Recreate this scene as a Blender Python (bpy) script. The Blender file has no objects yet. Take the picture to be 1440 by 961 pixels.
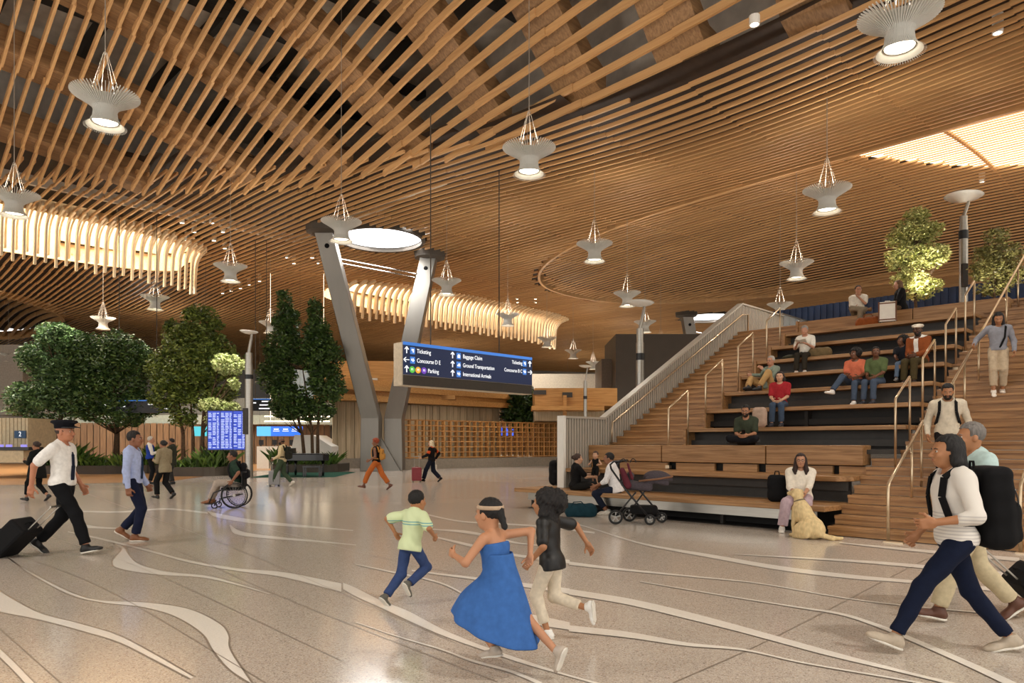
import bpy, math, random
import numpy as np
from mathutils import Vector, Matrix, noise as mnoise

# ------------------------------------------------------------------ camera, world, exposure
scene = bpy.context.scene
COL = scene.collection
cam_d = bpy.data.cameras.new('camera'); cam = bpy.data.objects.new('camera', cam_d); COL.objects.link(cam)
EYE = 1.48; FPX = 1000.0; HX = 720.0; HY = 625.0
cam.location = (0, 0, EYE); cam.rotation_euler = (math.pi/2, 0, 0)
cam_d.sensor_width = 36; cam_d.lens = 25.0; cam_d.shift_y = (HY-480.5)/1440.0
cam_d.clip_end = 400
scene.camera = cam
scene.view_settings.view_transform = 'Standard'; scene.view_settings.look = 'None'
scene.view_settings.exposure = 0.25; scene.view_settings.gamma = 1.0
scene.view_settings.use_curve_mapping = False
wd = bpy.data.worlds.new('daylight'); scene.world = wd; wd.use_nodes = True
bg = wd.node_tree.nodes['Background']
bg.inputs[0].default_value = (1.0, 0.96, 0.90, 1); bg.inputs[1].default_value = 1.75

Q = math.sqrt(0.5)
def uw(u, w, z=0.0):            # concourse grid: u runs away to the left, w away to the right
    return Vector((Q*(w-u), Q*(w+u), z))
def at(px, py, z=0.0):          # point of the photo on the level plane of height z
    D = (z-EYE)/((HY-py)/FPX)
    return Vector(((px-HX)/FPX*D, D, z))
def atd(px, py, D):             # point of the photo at distance D
    return Vector(((px-HX)/FPX*D, D, EYE+(HY-py)/FPX*D))
LROT = -math.pi/4               # local x = -u, local y = w

def area(name, loc, size, power, color, direction=(0,0,-1), size_y=None, spread=180):
    l = bpy.data.lights.new(name, 'AREA'); l.energy = power; l.color = color; l.size = size
    if size_y: l.shape = 'RECTANGLE'; l.size_y = size_y
    l.spread = math.radians(spread)
    o = bpy.data.objects.new(name, l); COL.objects.link(o); o.location = loc
    o.rotation_euler = Vector(direction).to_track_quat('-Z', 'Y').to_euler()
    return o

# daylight falling through the skylights (each lamp lies in its opening)
WARM = (1.0, 0.88, 0.72)
GLOW = 340   # power of each pendant lamp
# ------------------------------------------------------------------ helpers
def srgb(h):
    h = h.lstrip('#'); c = [int(h[i:i+2], 16)/255 for i in (0, 2, 4)]
    return tuple((x/12.92 if x <= 0.04045 else ((x+0.055)/1.055)**2.4) for x in c)
MC = {}
def mat(name, col, rough=0.6, metal=0.0, var=0.12, scale=8.0, stretch=(1, 1, 1), bump=0.0, coat=0.0, sss=0.0):
    if name in MC: return MC[name]
    if isinstance(col, str): col = srgb(col)
    m = bpy.data.materials.new(name); m.use_nodes = True; nt = m.node_tree; n = nt.nodes; L = nt.links
    b = n['Principled BSDF']; b.inputs['Roughness'].default_value = rough; b.inputs['Metallic'].default_value = metal
    if rough >= .8: b.inputs['Specular IOR Level'].default_value = .18
    if coat: b.inputs['Coat Weight'].default_value = coat; b.inputs['Coat Roughness'].default_value = 0.08
    if sss: b.inputs['Subsurface Weight'].default_value = sss; b.inputs['Subsurface Radius'].default_value = (.02, .008, .004)
    tc = n.new('ShaderNodeTexCoord'); mp = n.new('ShaderNodeMapping'); mp.inputs['Scale'].default_value = stretch
    nz = n.new('ShaderNodeTexNoise'); nz.inputs['Scale'].default_value = scale; nz.inputs['Detail'].default_value = 4
    cr = n.new('ShaderNodeValToRGB')
    cr.color_ramp.elements[0].position = .3; cr.color_ramp.elements[1].position = .7
    cr.color_ramp.elements[0].color = (*[max(0, c*(1-var)) for c in col], 1)
    cr.color_ramp.elements[1].color = (*[min(1, c*(1+var)) for c in col], 1)
    L.new(tc.outputs['Object'], mp.inputs[0]); L.new(mp.outputs[0], nz.inputs['Vector'])
    L.new(nz.outputs['Fac'], cr.inputs[0]); L.new(cr.outputs[0], b.inputs['Base Color'])
    if bump:
        bp = n.new('ShaderNodeBump'); bp.inputs['Strength'].default_value = bump; bp.inputs['Distance'].default_value = .02
        L.new(nz.outputs['Fac'], bp.inputs['Height']); L.new(bp.outputs[0], b.inputs['Normal'])
    MC[name] = m; return m
def wood(name, c1, c2, stretch=(.35, 7, 7), rough=.5, scale=2.2, vr=(.80, 1.12), coat=0):
    if name in MC: return MC[name]
    c1 = srgb(c1); c2 = srgb(c2)
    m = bpy.data.materials.new(name); m.use_nodes = True; nt = m.node_tree; n = nt.nodes; L = nt.links
    b = n['Principled BSDF']; b.inputs['Roughness'].default_value = rough
    tc = n.new('ShaderNodeTexCoord'); mp = n.new('ShaderNodeMapping'); mp.inputs['Scale'].default_value = stretch
    nz = n.new('ShaderNodeTexNoise'); nz.inputs['Scale'].default_value = scale; nz.inputs['Detail'].default_value = 6
    nz.inputs['Distortion'].default_value = .6
    cr = n.new('ShaderNodeValToRGB'); cr.color_ramp.elements[0].position = .32; cr.color_ramp.elements[1].position = .68
    cr.color_ramp.elements[0].color = (*c2, 1); cr.color_ramp.elements[1].color = (*c1, 1)
    L.new(tc.outputs['Object'], mp.inputs[0]); L.new(mp.outputs[0], nz.inputs['Vector']); L.new(nz.outputs['Fac'], cr.inputs[0])
    # board to board variation by island
    gi = n.new('ShaderNodeNewGeometry'); mx = n.new('ShaderNodeMixRGB'); mx.blend_type = 'MULTIPLY'; mx.inputs[0].default_value = 1
    mr = n.new('ShaderNodeMapRange'); mr.inputs[3].default_value = vr[0]; mr.inputs[4].default_value = vr[1]
    L.new(gi.outputs['Random Per Island'], mr.inputs[0]); L.new(cr.outputs[0], mx.inputs[1]); L.new(mr.outputs[0], mx.inputs[2])
    L.new(mx.outputs[0], b.inputs['Base Color'])
    if coat: b.inputs['Coat Weight'].default_value = coat; b.inputs['Coat Roughness'].default_value = .2
    bp = n.new('ShaderNodeBump'); bp.inputs['Strength'].default_value = .12; bp.inputs['Distance'].default_value = .01
    L.new(nz.outputs['Fac'], bp.inputs['Height']); L.new(bp.outputs[0], b.inputs['Normal'])
    MC[name] = m; return m
def emit(name, col, s):
    if name in MC: return MC[name]
    if isinstance(col, str): col = srgb(col)
    m = bpy.data.materials.new(name); m.use_nodes = True; b = m.node_tree.nodes['Principled BSDF']
    b.inputs['Base Color'].default_value = (*[c*.5 for c in col], 1); b.inputs['Roughness'].default_value = .6
    b.inputs['Emission Color'].default_value = (*col, 1); b.inputs['Emission Strength'].default_value = s
    MC[name] = m; return m
def glass(name, tint=(.85, .93, .92), alpha=.25):
    if name in MC: return MC[name]
    m = bpy.data.materials.new(name); m.use_nodes = True; nt = m.node_tree; n = nt.nodes
    b = n['Principled BSDF']; b.inputs['Base Color'].default_value = (*tint, 1); b.inputs['Roughness'].default_value = .05
    b.inputs['Alpha'].default_value = alpha
    MC[name] = m; return m

class MB:
    def __init__(s): s.v = []; s.f = []
    def add(s, vs, fs):
        o = len(s.v); s.v += [tuple(v) for v in vs]; s.f += [tuple(i+o for i in f) for f in fs]; return s
    BF = [(0, 3, 2, 1), (4, 5, 6, 7), (0, 1, 5, 4), (1, 2, 6, 5), (2, 3, 7, 6), (3, 0, 4, 7)]
    def box(s, x0, x1, y0, y1, z0, z1, M=None):
        vs = [Vector(p) for p in ((x0, y0, z0), (x1, y0, z0), (x1, y1, z0), (x0, y1, z0), (x0, y0, z1), (x1, y0, z1), (x1, y1, z1), (x0, y1, z1))]
        if M is not None: vs = [M @ v for v in vs]
        return s.add(vs, s.BF)
    def cbox(s, c, sz, rz=0, M=None):
        R = Matrix.Translation(Vector(c)) @ Matrix.Rotation(rz, 4, 'Z')
        if M is not None: R = R @ M
        a, b, c2 = sz[0]/2, sz[1]/2, sz[2]/2
        return s.box(-a, a, -b, b, -c2, c2, R)
    def bar(s, p, q, w, h, up=(0, 0, 1)):
        p = Vector(p); q = Vector(q); d = (q-p).normalized(); up = Vector(up)
        r = d.cross(up)
        if r.length < 1e-4: r = d.cross(Vector((1, 0, 0)))
        r.normalize(); n = r.cross(d)
        vs = []
        for c in (p, q):
            for a, b in ((-1, -1), (1, -1), (1, 1), (-1, 1)): vs.append(c+r*(a*w/2)+n*(b*h/2))
        return s.add(vs, [(3, 2, 1, 0), (4, 5, 6, 7), (0, 1, 5, 4), (1, 2, 6, 5), (2, 3, 7, 6), (3, 0, 4, 7)])
    def tube(s, pts, r, n=8, cap=True):
        pts = [Vector(p) for p in pts]; m = len(pts); rs = r if isinstance(r, (list, tuple)) else [r]*m
        vs = []; pr = None
        for i, p in enumerate(pts):
            d = (pts[min(i+1, m-1)]-pts[max(i-1, 0)])
            d = d.normalized() if d.length > 1e-7 else Vector((0, 0, 1))
            if pr is None:
                pr = d.cross(Vector((0, 0, 1)))
                if pr.length < .05: pr = d.cross(Vector((1, 0, 0)))
            pr = (pr - d*pr.dot(d)).normalized(); q = d.cross(pr)
            for k in range(n):
                a = 2*math.pi*k/n; vs.append(p+(pr*math.cos(a)+q*math.sin(a))*rs[i])
        fs = [(i*n+k, i*n+(k+1) % n, (i+1)*n+(k+1) % n, (i+1)*n+k) for i in range(m-1) for k in range(n)]
        if cap: fs += [tuple(range(n-1, -1, -1)), tuple((m-1)*n+k for k in range(n))]
        return s.add(vs, fs)
    def lathe(s, prof, c=(0, 0, 0), n=24, M=None, sx=1, sy=1, cap=True):
        c = Vector(c); vs = []
        for r, z in prof:
            for k in range(n):
                a = 2*math.pi*k/n; v = Vector((r*math.cos(a)*sx, r*math.sin(a)*sy, z))
                vs.append(c+(M @ v if M is not None else v))
        m = len(prof)
        fs = [(i*n+k, i*n+(k+1) % n, (i+1)*n+(k+1) % n, (i+1)*n+k) for i in range(m-1) for k in range(n)]
        if prof[0] == prof[-1] or not cap: return s.add(vs, fs)
        if prof[0][0] > 1e-6: fs.append(tuple(range(n-1, -1, -1)))
        if prof[-1][0] > 1e-6: fs.append(tuple((m-1)*n+k for k in range(n)))
        return s.add(vs, fs)
    def prism(s, poly, a, b, fn=None):      # poly 2d list, extruded from a to b; fn maps (x,y,t)->3d
        n = len(poly); fn = fn or (lambda x, y, t: (x, y, t))
        vs = [fn(x, y, a) for x, y in poly]+[fn(x, y, b) for x, y in poly]
        fs = [(i, (i+1) % n, n+(i+1) % n, n+i) for i in range(n)]+[tuple(range(n-1, -1, -1)), tuple(range(n, 2*n))]
        return s.add(vs, fs)
    def ell(s, c, r, n=14, M=None):
        prof = []
        for i in range(n//2+1):
            a = -math.pi/2+math.pi*i/(n//2); prof.append((max(math.cos(a), 1e-4), math.sin(a)))
        vs = []; c = Vector(c)
        for rr, z in prof:
            for k in range(n):
                a = 2*math.pi*k/n; v = Vector((rr*math.cos(a)*r[0], rr*math.sin(a)*r[1], z*r[2])); vs.append(c+(M @ v if M is not None else v))
        m = len(prof)
        return s.add(vs, [(i*n+k, i*n+(k+1) % n, (i+1)*n+(k+1) % n, (i+1)*n+k) for i in range(m-1) for k in range(n)])
    def build(s, name, m, parent=None, smooth=False, bevel=0):
        me = bpy.data.meshes.new(name); me.from_pydata(s.v, [], s.f); me.update()
        o = bpy.data.objects.new(name, me); COL.objects.link(o)
        if m: me.materials.append(m)
        if smooth: me.shade_smooth()
        if parent: o.parent = parent
        if bevel:
            bv = o.modifiers.new('bevel', 'BEVEL'); bv.width = bevel; bv.segments = 2; bv.limit_method = 'ANGLE'
        return o
def empty(name, loc=(0, 0, 0), rz=0):
    o = bpy.data.objects.new(name, None); COL.objects.link(o); o.location = loc; o.rotation_euler = (0, 0, rz); return o
def tag(o, label=None, cat=None, group=None, kind=None):
    if label: o['label'] = label
    if cat: o['category'] = cat
    if group: o['group'] = group
    if kind: o['kind'] = kind
    return o
def struct(o): o['kind'] = 'structure'; return o
def copy_tree(o, parent=None):
    c = o.copy(); COL.objects.link(c); c.parent = parent
    for ch in list(o.children): copy_tree(ch, c)
    return c
def text(s, size, m, parent, loc, rot=(math.pi/2, 0, 0), align='LEFT', name='lettering', ext=.003, sx=.80):
    cu = bpy.data.curves.new(name, 'FONT'); cu.body = s; cu.size = size; cu.align_x = align; cu.align_y = 'CENTER'; cu.extrude = ext
    t = bpy.data.objects.new(name, cu); COL.objects.link(t)
    dg = bpy.context.evaluated_depsgraph_get(); me = bpy.data.meshes.new_from_object(t.evaluated_get(dg))
    bpy.data.objects.remove(t); me.name = name
    o = bpy.data.objects.new(name, me); COL.objects.link(o); me.materials.clear(); me.materials.append(m)
    o.parent = parent; o.location = loc; o.rotation_euler = rot; o.scale = (sx, 1, 1)
    return o

# ------------------------------------------------------------------ materials of the building
M_CEIL = wood('larch_lattice', '#d0a570', '#be9160', stretch=(.12, 5, 5), rough=.55, vr=(.90, 1.06))
M_PLY = wood('plywood_backing', '#38271a', '#2a1c11', stretch=(1.2, .5, 1), rough=.7)  # plywood darkened to imitate shade in the gaps between slats
M_GLU = wood('glulam', '#9c7850', '#7a5a3a', stretch=(8, .3, 6), rough=.6)
M_DECK = mat('grey_roof_deck', '#d8d0c4', .8, var=.15, scale=1.5)
M_OAK = wood('oak_boards', '#b98d5e', '#8a6238', stretch=(.5, 6, 9), rough=.45, scale=2.6)
M_OAK2 = wood('oak_stairs', '#b38757', '#875f38', stretch=(.5, 6, 9), rough=.42, scale=2.6)
M_DARK = mat('recess_shade_black', '#17130f', .7)  # black imitating shade in the open gaps; also the bench supports
M_DARK2 = mat('dark_grey_riser', '#3a3632', .6)
M_STEEL = mat('brushed_steel', '#a8a49c', .33, .9, var=.06, scale=3, stretch=(1, 1, 12))
M_STEELD = mat('dull_column_steel', '#85817a', .42, .75, var=.05, scale=2, stretch=(1, 1, .2))
M_RAIL = mat('satin_rail_steel', '#c9b496', .3, .85, var=.03)
M_WALLM = mat('pale_ribbed_metal', '#b5aea2', .45, .25, var=.04)
M_WHITE = mat('white_enamel', '#e9e6de', .4, var=.03)
M_BEIGE = wood('beige_cladding', '#c6b496', '#ab9a7c', stretch=(6, 6, .4), rough=.7)
M_CONC = mat('dark_concrete', '#4b443c', .7, var=.08, scale=1.2)
M_SKY = emit('skylight_glass', '#fff6e2', 3.2)
M_BLACK = mat('black_fabric', '#131314', .8, var=.2, scale=30)
M_BPLAS = mat('black_plastic', '#17171a', .4, var=.05)
M_CHROME = mat('chrome', '#cfcfcf', .15, 1.0, var=.02)

# ------------------------------------------------------------------ floor
def floor_material():
    m = bpy.data.materials.new('terrazzo'); m.use_nodes = True; nt = m.node_tree; n = nt.nodes; L = nt.links
    b = n['Principled BSDF']; b.inputs['Roughness'].default_value = .15; b.inputs['Specular IOR Level'].default_value = .5
    tc = n.new('ShaderNodeTexCoord'); vo = n.new('ShaderNodeTexVoronoi'); vo.inputs['Scale'].default_value = 120
    sp = n.new('ShaderNodeSeparateColor'); L.new(tc.outputs['Object'], vo.inputs['Vector']); L.new(vo.outputs['Color'], sp.inputs[0])
    cr = n.new('ShaderNodeValToRGB'); cr.color_ramp.interpolation = 'CONSTANT'; e = cr.color_ramp.elements
    e[0].color = (*srgb('#9b9086'), 1); e[0].position = 0; e[1].position = .08; e[1].color = (*srgb('#bbb1a6'), 1)
    for p, c in ((.3, '#c5bbb0'), (.6, '#cec4b8'), (.85, '#bfae9c'), (.94, '#dcd4c8')):
        x = e.new(p); x.color = (*srgb(c), 1)
    L.new(sp.outputs[0], cr.inputs[0])
    nz = n.new('ShaderNodeTexNoise'); nz.inputs['Scale'].default_value = .25; L.new(tc.outputs['Object'], nz.inputs['Vector'])
    mr = n.new('ShaderNodeMapRange'); mr.inputs[3].default_value = .92; mr.inputs[4].default_value = 1.05; L.new(nz.outputs['Fac'], mr.inputs[0])
    mx = n.new('ShaderNodeMixRGB'); mx.blend_type = 'MULTIPLY'; mx.inputs[0].default_value = 1
    L.new(cr.outputs[0], mx.inputs[1]); L.new(mr.outputs[0], mx.inputs[2]); L.new(mx.outputs[0], b.inputs['Base Color'])
    return m
fl = MB(); fl.add([(-110, -25, 0), (110, -25, 0), (110, 130, 0), (-110, 130, 0)], [(0, 1, 2, 3)])
floor = struct(fl.build('floor', floor_material()))
M_INLAY = mat('pale_terrazzo_inlay', '#f4efe6', .16, var=.05, scale=60)
M_DIV = mat('metal_divider', '#8b7f72', .3, var=.05)
def catmull(P, n=8):
    P = [Vector((*p, 0)) if len(p) == 2 else Vector(p) for p in P]; P = [2*P[0]-P[1]]+P+[2*P[-1]-P[-2]]; out = []
    for i in range(1, len(P)-2):
        for k in range(n):
            t = k/n; a, b, c, d = P[i-1:i+3]
            out.append(.5*((2*b)+(c-a)*t+(2*a-5*b+4*c-d)*t*t+(3*b-a-3*c+d)*t**3))
    out.append(P[-2]); return out
inl = MB(); div = MB(); NB = [0]
def band(top, bot, edge=True):      # two edges of an inlaid band, given as points on the floor
    A = [at(p.x, p.y) for p in catmull(top)]; B = [at(p.x, p.y) for p in catmull(bot)]
    n = min(len(A), len(B)); z = Vector((0, 0, .0012+.00025*NB[0])); NB[0] += 1
    vs = [p+z for p in A[:n]]+[p+z for p in B[:n]]
    inl.add(vs, [(n+i, n+i+1, i+1, i) for i in range(n-1)])
    if edge:
        for E in (A, B): line(E, .007, pts3=True)
def line(pts, w=.012, pts3=False, mb=None):
    P = pts if pts3 else [at(p.x, p.y) for p in catmull(pts)]
    n = len(P); vs = []
    for i, p in enumerate(P):
        d = P[min(i+1, n-1)]-P[max(i-1, 0)]; d.normalize(); q = Vector((-d.y, d.x, 0))*w
        vs += [p+q+Vector((0, 0, .002)), p-q+Vector((0, 0, .002))]
    (mb or div).add(vs, [(2*i+1, 2*i+3, 2*i+2, 2*i) for i in range(n-1)])
# bands traced in photo coordinates (scale of the floor crop: x/2.396, 560+y/2.396)
def F(l): return [(x/2.396, 560+y/2.396) for x, y in l]
band(F([(-60, 600), (0, 650), (130, 722), (270, 760), (400, 800), (520, 862), (655, 940)]),
     F([(-60, 700), (0, 722), (130, 748), (270, 785), (400, 825), (520, 885), (640, 948)]))
band(F([(20, 535), (100, 585), (240, 655), (340, 682), (500, 690), (640, 712), (740, 760), (772, 800), (778, 850), (850, 961)]),
     F([(30, 540), (100, 592), (230, 662), (340, 690), (480, 706), (590, 738), (680, 795), (715, 850), (770, 915), (845, 965)]))
band(F([(380, 490), (420, 505), (436, 530), (470, 560), (560, 585), (700, 600), (800, 625), (912, 660)]),
     F([(378, 489), (408, 510), (378, 550), (400, 575), (520, 595), (680, 606), (800, 632), (905, 662)]))
band(F([(230, 450), (350, 475), (500, 512), (640, 548), (800, 574), (960, 588), (1150, 625)]),
     F([(228, 452), (350, 480), (500, 518), (640, 556), (800, 584), (960, 606), (1150, 655)]))
band(F([(700, 382), (760, 395), (860, 412), (980, 425), (1080, 435), (1190, 446)]),
     F([(702, 385), (730, 402), (830, 420), (960, 432), (1080, 440), (1190, 448)]))
band(F([(775, 428), (800, 445), (850, 458), (950, 470), (1060, 480), (1200, 495)]),
     F([(774, 430), (792, 458), (860, 470), (960, 478), (1060, 485), (1200, 497)]))
band(F([(250, 400), (262, 420), (330, 434), (440, 440)]), F([(243, 402), (250, 432), (330, 440), (440, 442)]))
band(F([(260, 380), (400, 382), (560, 372), (700, 385)]), F([(260, 384), (400, 387), (560, 377), (700, 390)]))
band(F([(-30, 830), (0, 848), (60, 905), (120, 968)]), F([(-30, 860), (0, 875), (60, 935), (95, 975)]))
def G(l): return [(500+x/3.421, 680+y/3.421) for x, y in l]
band(G([(-60, 480), (0, 505), (120, 565), (260, 620), (420, 705), (600, 780), (800, 850), (1000, 915), (1180, 965)]),
     G([(-60, 510), (0, 545), (120, 600), (260, 665), (420, 735), (600, 800), (800, 868), (1000, 925), (1180, 975)]))
band(G([(0, 668), (200, 735), (420, 800), (560, 850), (760, 905), (900, 961)]), G([(0, 672), (200, 741), (420, 808), (555, 860), (740, 912), (880, 970)]))
band(G([(330, 145), (500, 180), (700, 192), (900, 205), (1150, 235)]), G([(330, 150), (500, 186), (700, 199), (900, 212), (1150, 243)]))
band(G([(370, 220), (520, 228), (640, 250), (780, 285), (900, 300)]), G([(370, 224), (520, 240), (640, 262), (780, 292), (900, 303)]))
band(G([(390, 258), (560, 295), (760, 340), (950, 362), (1030, 370)]), G([(390, 265), (560, 308), (760, 352), (950, 378), (1030, 388)]))
band(G([(270, 418), (450, 440), (620, 458), (800, 480), (1000, 505), (1030, 508)]), G([(270, 424), (450, 450), (620, 472), (800, 500), (1000, 530), (1030, 535)]))
band(G([(0, 390), (150, 420), (400, 475), (560, 550), (720, 610), (880, 640), (1030, 672)]), G([(0, 393), (150, 427), (400, 483), (560, 562), (720, 650), (880, 685), (1030, 708)]))
def K(l): return [(800+x/3, 720+y/3) for x, y in l]
band(K([(-60, 30), (0, 42), (100, 70), (320, 135), (620, 185), (900, 232), (1200, 268), (1440, 290), (1900, 330)]), K([(-60, 32), (0, 44), (100, 74), (320, 142), (620, 200), (900, 250), (1200, 285), (1440, 303), (1900, 348)]))
band(K([(0, 212), (200, 238), (500, 270), (800, 302), (1150, 362), (1440, 398), (1900, 440)]), K([(0, 226), (200, 248), (500, 276), (800, 306), (1150, 366), (1440, 402), (1900, 446)]))
band(K([(0, 328), (250, 368), (480, 420), (700, 478), (850, 520), (1100, 590), (1440, 680), (1900, 790)]), K([(0, 352), (250, 395), (480, 450), (700, 505), (850, 545), (1100, 612), (1440, 692), (1900, 806)]))
band(K([(0, 482), (250, 510), (500, 555), (740, 582), (1000, 640), (1440, 715), (1600, 750)]), K([(0, 508), (250, 535), (500, 570), (740, 590), (1000, 646), (1440, 722), (1600, 758)]))
band(K([(300, 295), (600, 345), (950, 400), (1150, 430), (1300, 475), (1440, 530), (1700, 640), (2050, 800)]), K([(300, 298), (600, 349), (950, 406), (1150, 440), (1300, 490), (1440, 548), (1700, 665), (2050, 835)]))
band(K([(700, 180), (950, 192), (1200, 205), (1440, 222), (1900, 262)]), K([(700, 182), (950, 198), (1200, 215), (1440, 236), (1900, 280)]))
band(K([(1140, 130), (1440, 157), (1900, 196)]), K([(1140, 134), (1440, 168), (1900, 212)]))
line([(1280, 798), (1083, 900), (947, 961)], .006); line([(1440, 720), (1280, 798)], .006)
for l in ([(0, 772), (150, 830), (330, 935), (380, 965)], [(0, 885), (90, 965)], [(110, 690), (300, 760), (480, 835), (640, 905)],
          [(240, 770), (420, 850), (700, 960)], [(380, 745), (560, 790), (760, 830)],
          [(20, 740), (200, 800), (480, 930)]):
    line(l, .004)
inl.build('floor_inlay', M_INLAY, floor); div.build('divider_strip', M_DIV, floor)
tan = MB(); P0 = at(-60, 684); P1 = at(235, 678); P2 = at(330, 664); P3 = at(470, 658); P4 = at(470, 652); P5 = at(-60, 652)
tan.add([p+Vector((0, 0, .004)) for p in (P0, P1, P2, P3, P4, P5)], [(0, 1, 2, 3, 4, 5)])
tan.build('timber_floor', wood('tan_floor', '#b98a5a', '#a5764a', stretch=(.5, 5, 1), rough=.3), floor)

# ------------------------------------------------------------------ ceiling
def sup(u, w, cu, cw, a, b, p): return ((abs(u-cu)/a)**p+(abs(w-cw)/b)**p)**(1/p)
def r1(u, w): return sup(u, w, 5, 0, 30.3, 18.6, 2.5)
def r2(u, w): return sup(u, w, 10, 42, 25.5, 13, 2.2)
def r3(u, w): return sup(u, w, 83, 3, 18.5, 15, 2.2)
def r4(u, w): return sup(u, w, 10, 84, 25.5, 13, 2.2)
WELLS = [(46.0, 4.0, 4.2, 13.3), (46.5, 39.5, 3.5, 11.6), (46.5, 80, 3.5, 11)]
def rw(i, u, w): c = WELLS[i]; return sup(u, w, c[0], c[1], c[2], c[3], 3.2)
DISCS = [(33.5, 23.05), (33.1, 58.3)]
def hF(u, w):
    h = 11.5-1.2*math.exp(-((u-12)/12)**2-((w-21)/6)**2)
    h += .35*math.sin(u*.16+.6)*math.exp(-((u-62)/20)**2)
    return h+EYE
def hC(u, w):
    q = 1-(abs(w)/18.6)**2.5; ue = 5+30.3*max(q, 0)**.4 if q > 0 else 5
    k = (ue-u)/30.3 if ue > 5.01 else 0; g = 10*k if k < .3 else 3+1.9*(1-math.exp(-(k-.3)*5))
    return (11.5+EYE if u > 20 else hF(u, w)*(20-u)/20+(11.5+EYE)*u/20 if u > 0 else hF(u, w))-.30+g*(1-math.exp(-max(0, 18.8-w)/3.0))
def hD(u, w): k = max(0, 1-r2(u, w)**2); return 11.5+EYE+1.1*k
def hE(u, w): k = max(0, 1-r3(u, w)**2); return 11.5+EYE+3.0*k**.8
def hG(u, w): k = max(0, 1-r4(u, w)**2); return 11.5+EYE+3.0*k**.8
def inF(u, w):
    if r1(u, w) < .985 or r2(u, w) < 1 or r3(u, w) < 1 or r4(u, w) < 1: return False
    for i in range(3):
        if rw(i, u, w) < 1: return False
    for c in DISCS:
        if (u-c[0])**2+(w-c[1])**2 < 2.35**2: return False
    return True
SEG = 3.7
def lattice(inside, hfun, u0, u1, w0, w1, pitch, sw, sh, sub, name, m, vis=None):
    mb = MB(); k0 = int(math.floor(w0/pitch)); k1 = int(math.ceil(w1/pitch)); du = SEG/sub
    for k in range(k0, k1+1):
        w = k*pitch
        for j in range(int(math.floor(u0/SEG)), int(math.ceil(u1/SEG))+1):
            jog = .022*(1 if (j % 2) else -1); run = []
            for i in range(sub+1):
                u = j*SEG+i*du; ok = inside(u, w)
                if ok and u0 <= u <= u1: run.append((u, w+jog, hfun(u, w)))
                if (not ok or i == sub) and run:
                    if len(run) > 1:
                        vs = []
                        for a, b, z in run:
                            vs += [(-a, b-sw/2, z), (-a, b+sw/2, z), (-a, b+sw/2, z+sh), (-a, b-sw/2, z+sh)]
                        n = len(run); fs = []
                        for q in range(n-1):
                            for e in range(4): fs.append((4*q+e, 4*q+(e+1) % 4, 4*q+4+(e+1) % 4, 4*q+4+e))
                        fs += [(3, 2, 1, 0), (4*n-4, 4*n-3, 4*n-2, 4*n-1)]
                        mb.add(vs, fs)
                    run = []
    o = mb.build(name, m); o.rotation_euler = (0, 0, LROT); return struct(o)
def visible(u, w, z):   # what the camera (or one a step aside) could see
    p = uw(u, w, z); return p.y > 4 and abs(p.x) < .95*p.y+6 and (z-EYE)/p.y < .95
fine = lattice(lambda u, w: inF(u, w) and visible(u, w, 13), hF, -8, 112, -12, 100, .42, .085, .12, 4, 'ceiling', M_CEIL)
coarse = lattice(lambda u, w: r1(u, w) < 1.035 and w < 18.4 and visible(u, w, 13), hC, -6, 38, 0, 22, .44, .09, .24, 8, 'ceiling', M_CEIL)
def insky(u, w): return u < SKU[1] and 28.8 < w < SKW[1]-10*max(0, (u-4)/6.9)**3
SKU = (-14, 10.9); SKW = (29.5, 39.5)
lattice(lambda u, w: r2(u, w) < 1.0 and insky(u, w) and visible(u, w, 13), hD, -15, 12, 28, 40, .37, .05, .05, 6, 'ceiling', M_CEIL)
sr = MB()
for j in range(-3, 3):
    u = j*SEG
    for i in range(15):
        w = 29+i*.7
        if r2(u, w) < 1 and insky(u, w): sr.bar((-u, w, hD(u, w)+.1), (-u, w+.72, hD(u, w+.72)+.1), .14, .12)
o = struct(sr.build('trim_20', M_CEIL)); o.rotation_euler = (0, 0, LROT)
dome = lattice(lambda u, w: r2(u, w) < 1.0 and not insky(u+.3, w+.5) and visible(u, w, 13), hD, -15, 36, 29, 56, .50, .10, .08, 6, 'ceiling', M_CEIL)
dome3 = lattice(lambda u, w: r3(u, w) < 1.0 and visible(u, w, 13), hE, 60, 104, -14, 20, .62, .12, .40, 6, 'ceiling', M_CEIL)
dome4 = lattice(lambda u, w: r4(u, w) < 1.0 and visible(u, w, 13), hG, -15, 36, 70, 98, .5, .1, .24, 4, 'ceiling', M_CEIL)
# rims round the vaults
rim = MB()
for (cu, cw, a, b, p, lift) in ((10, 42, 25.5, 13, 2.2, 1.1), (83, 3, 18.5, 15, 2.2, .8), (10, 84, 25.5, 13, 2.2, .8)):
    n = 160; prev = None
    for i in range(n+1):
        t = 2*math.pi*i/n; c, s_ = math.cos(t), math.sin(t)
        e = 2/p; u = cu+a*math.copysign(abs(c)**e, c); w = cw+b*math.copysign(abs(s_)**e, s_)
        z = hF(u, w) if cu != 83 else 11.5+EYE
        ko, kw = 1+.16/a, 1+.16/b; cur = [(-u, w, z-.10), (-u, w, z+lift), (-(cu+(u-cu)*ko), cw+(w-cw)*kw, z+lift), (-(cu+(u-cu)*ko), cw+(w-cw)*kw, z-.10)]
        if prev: rim.add(prev+cur, [(0, 1, 5, 4), (1, 2, 6, 5), (2, 3, 7, 6), (3, 0, 4, 7)])
        prev = cur
r_o = struct(rim.build('trim_1', M_CEIL)); r_o.rotation_euler = (0, 0, LROT)
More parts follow.
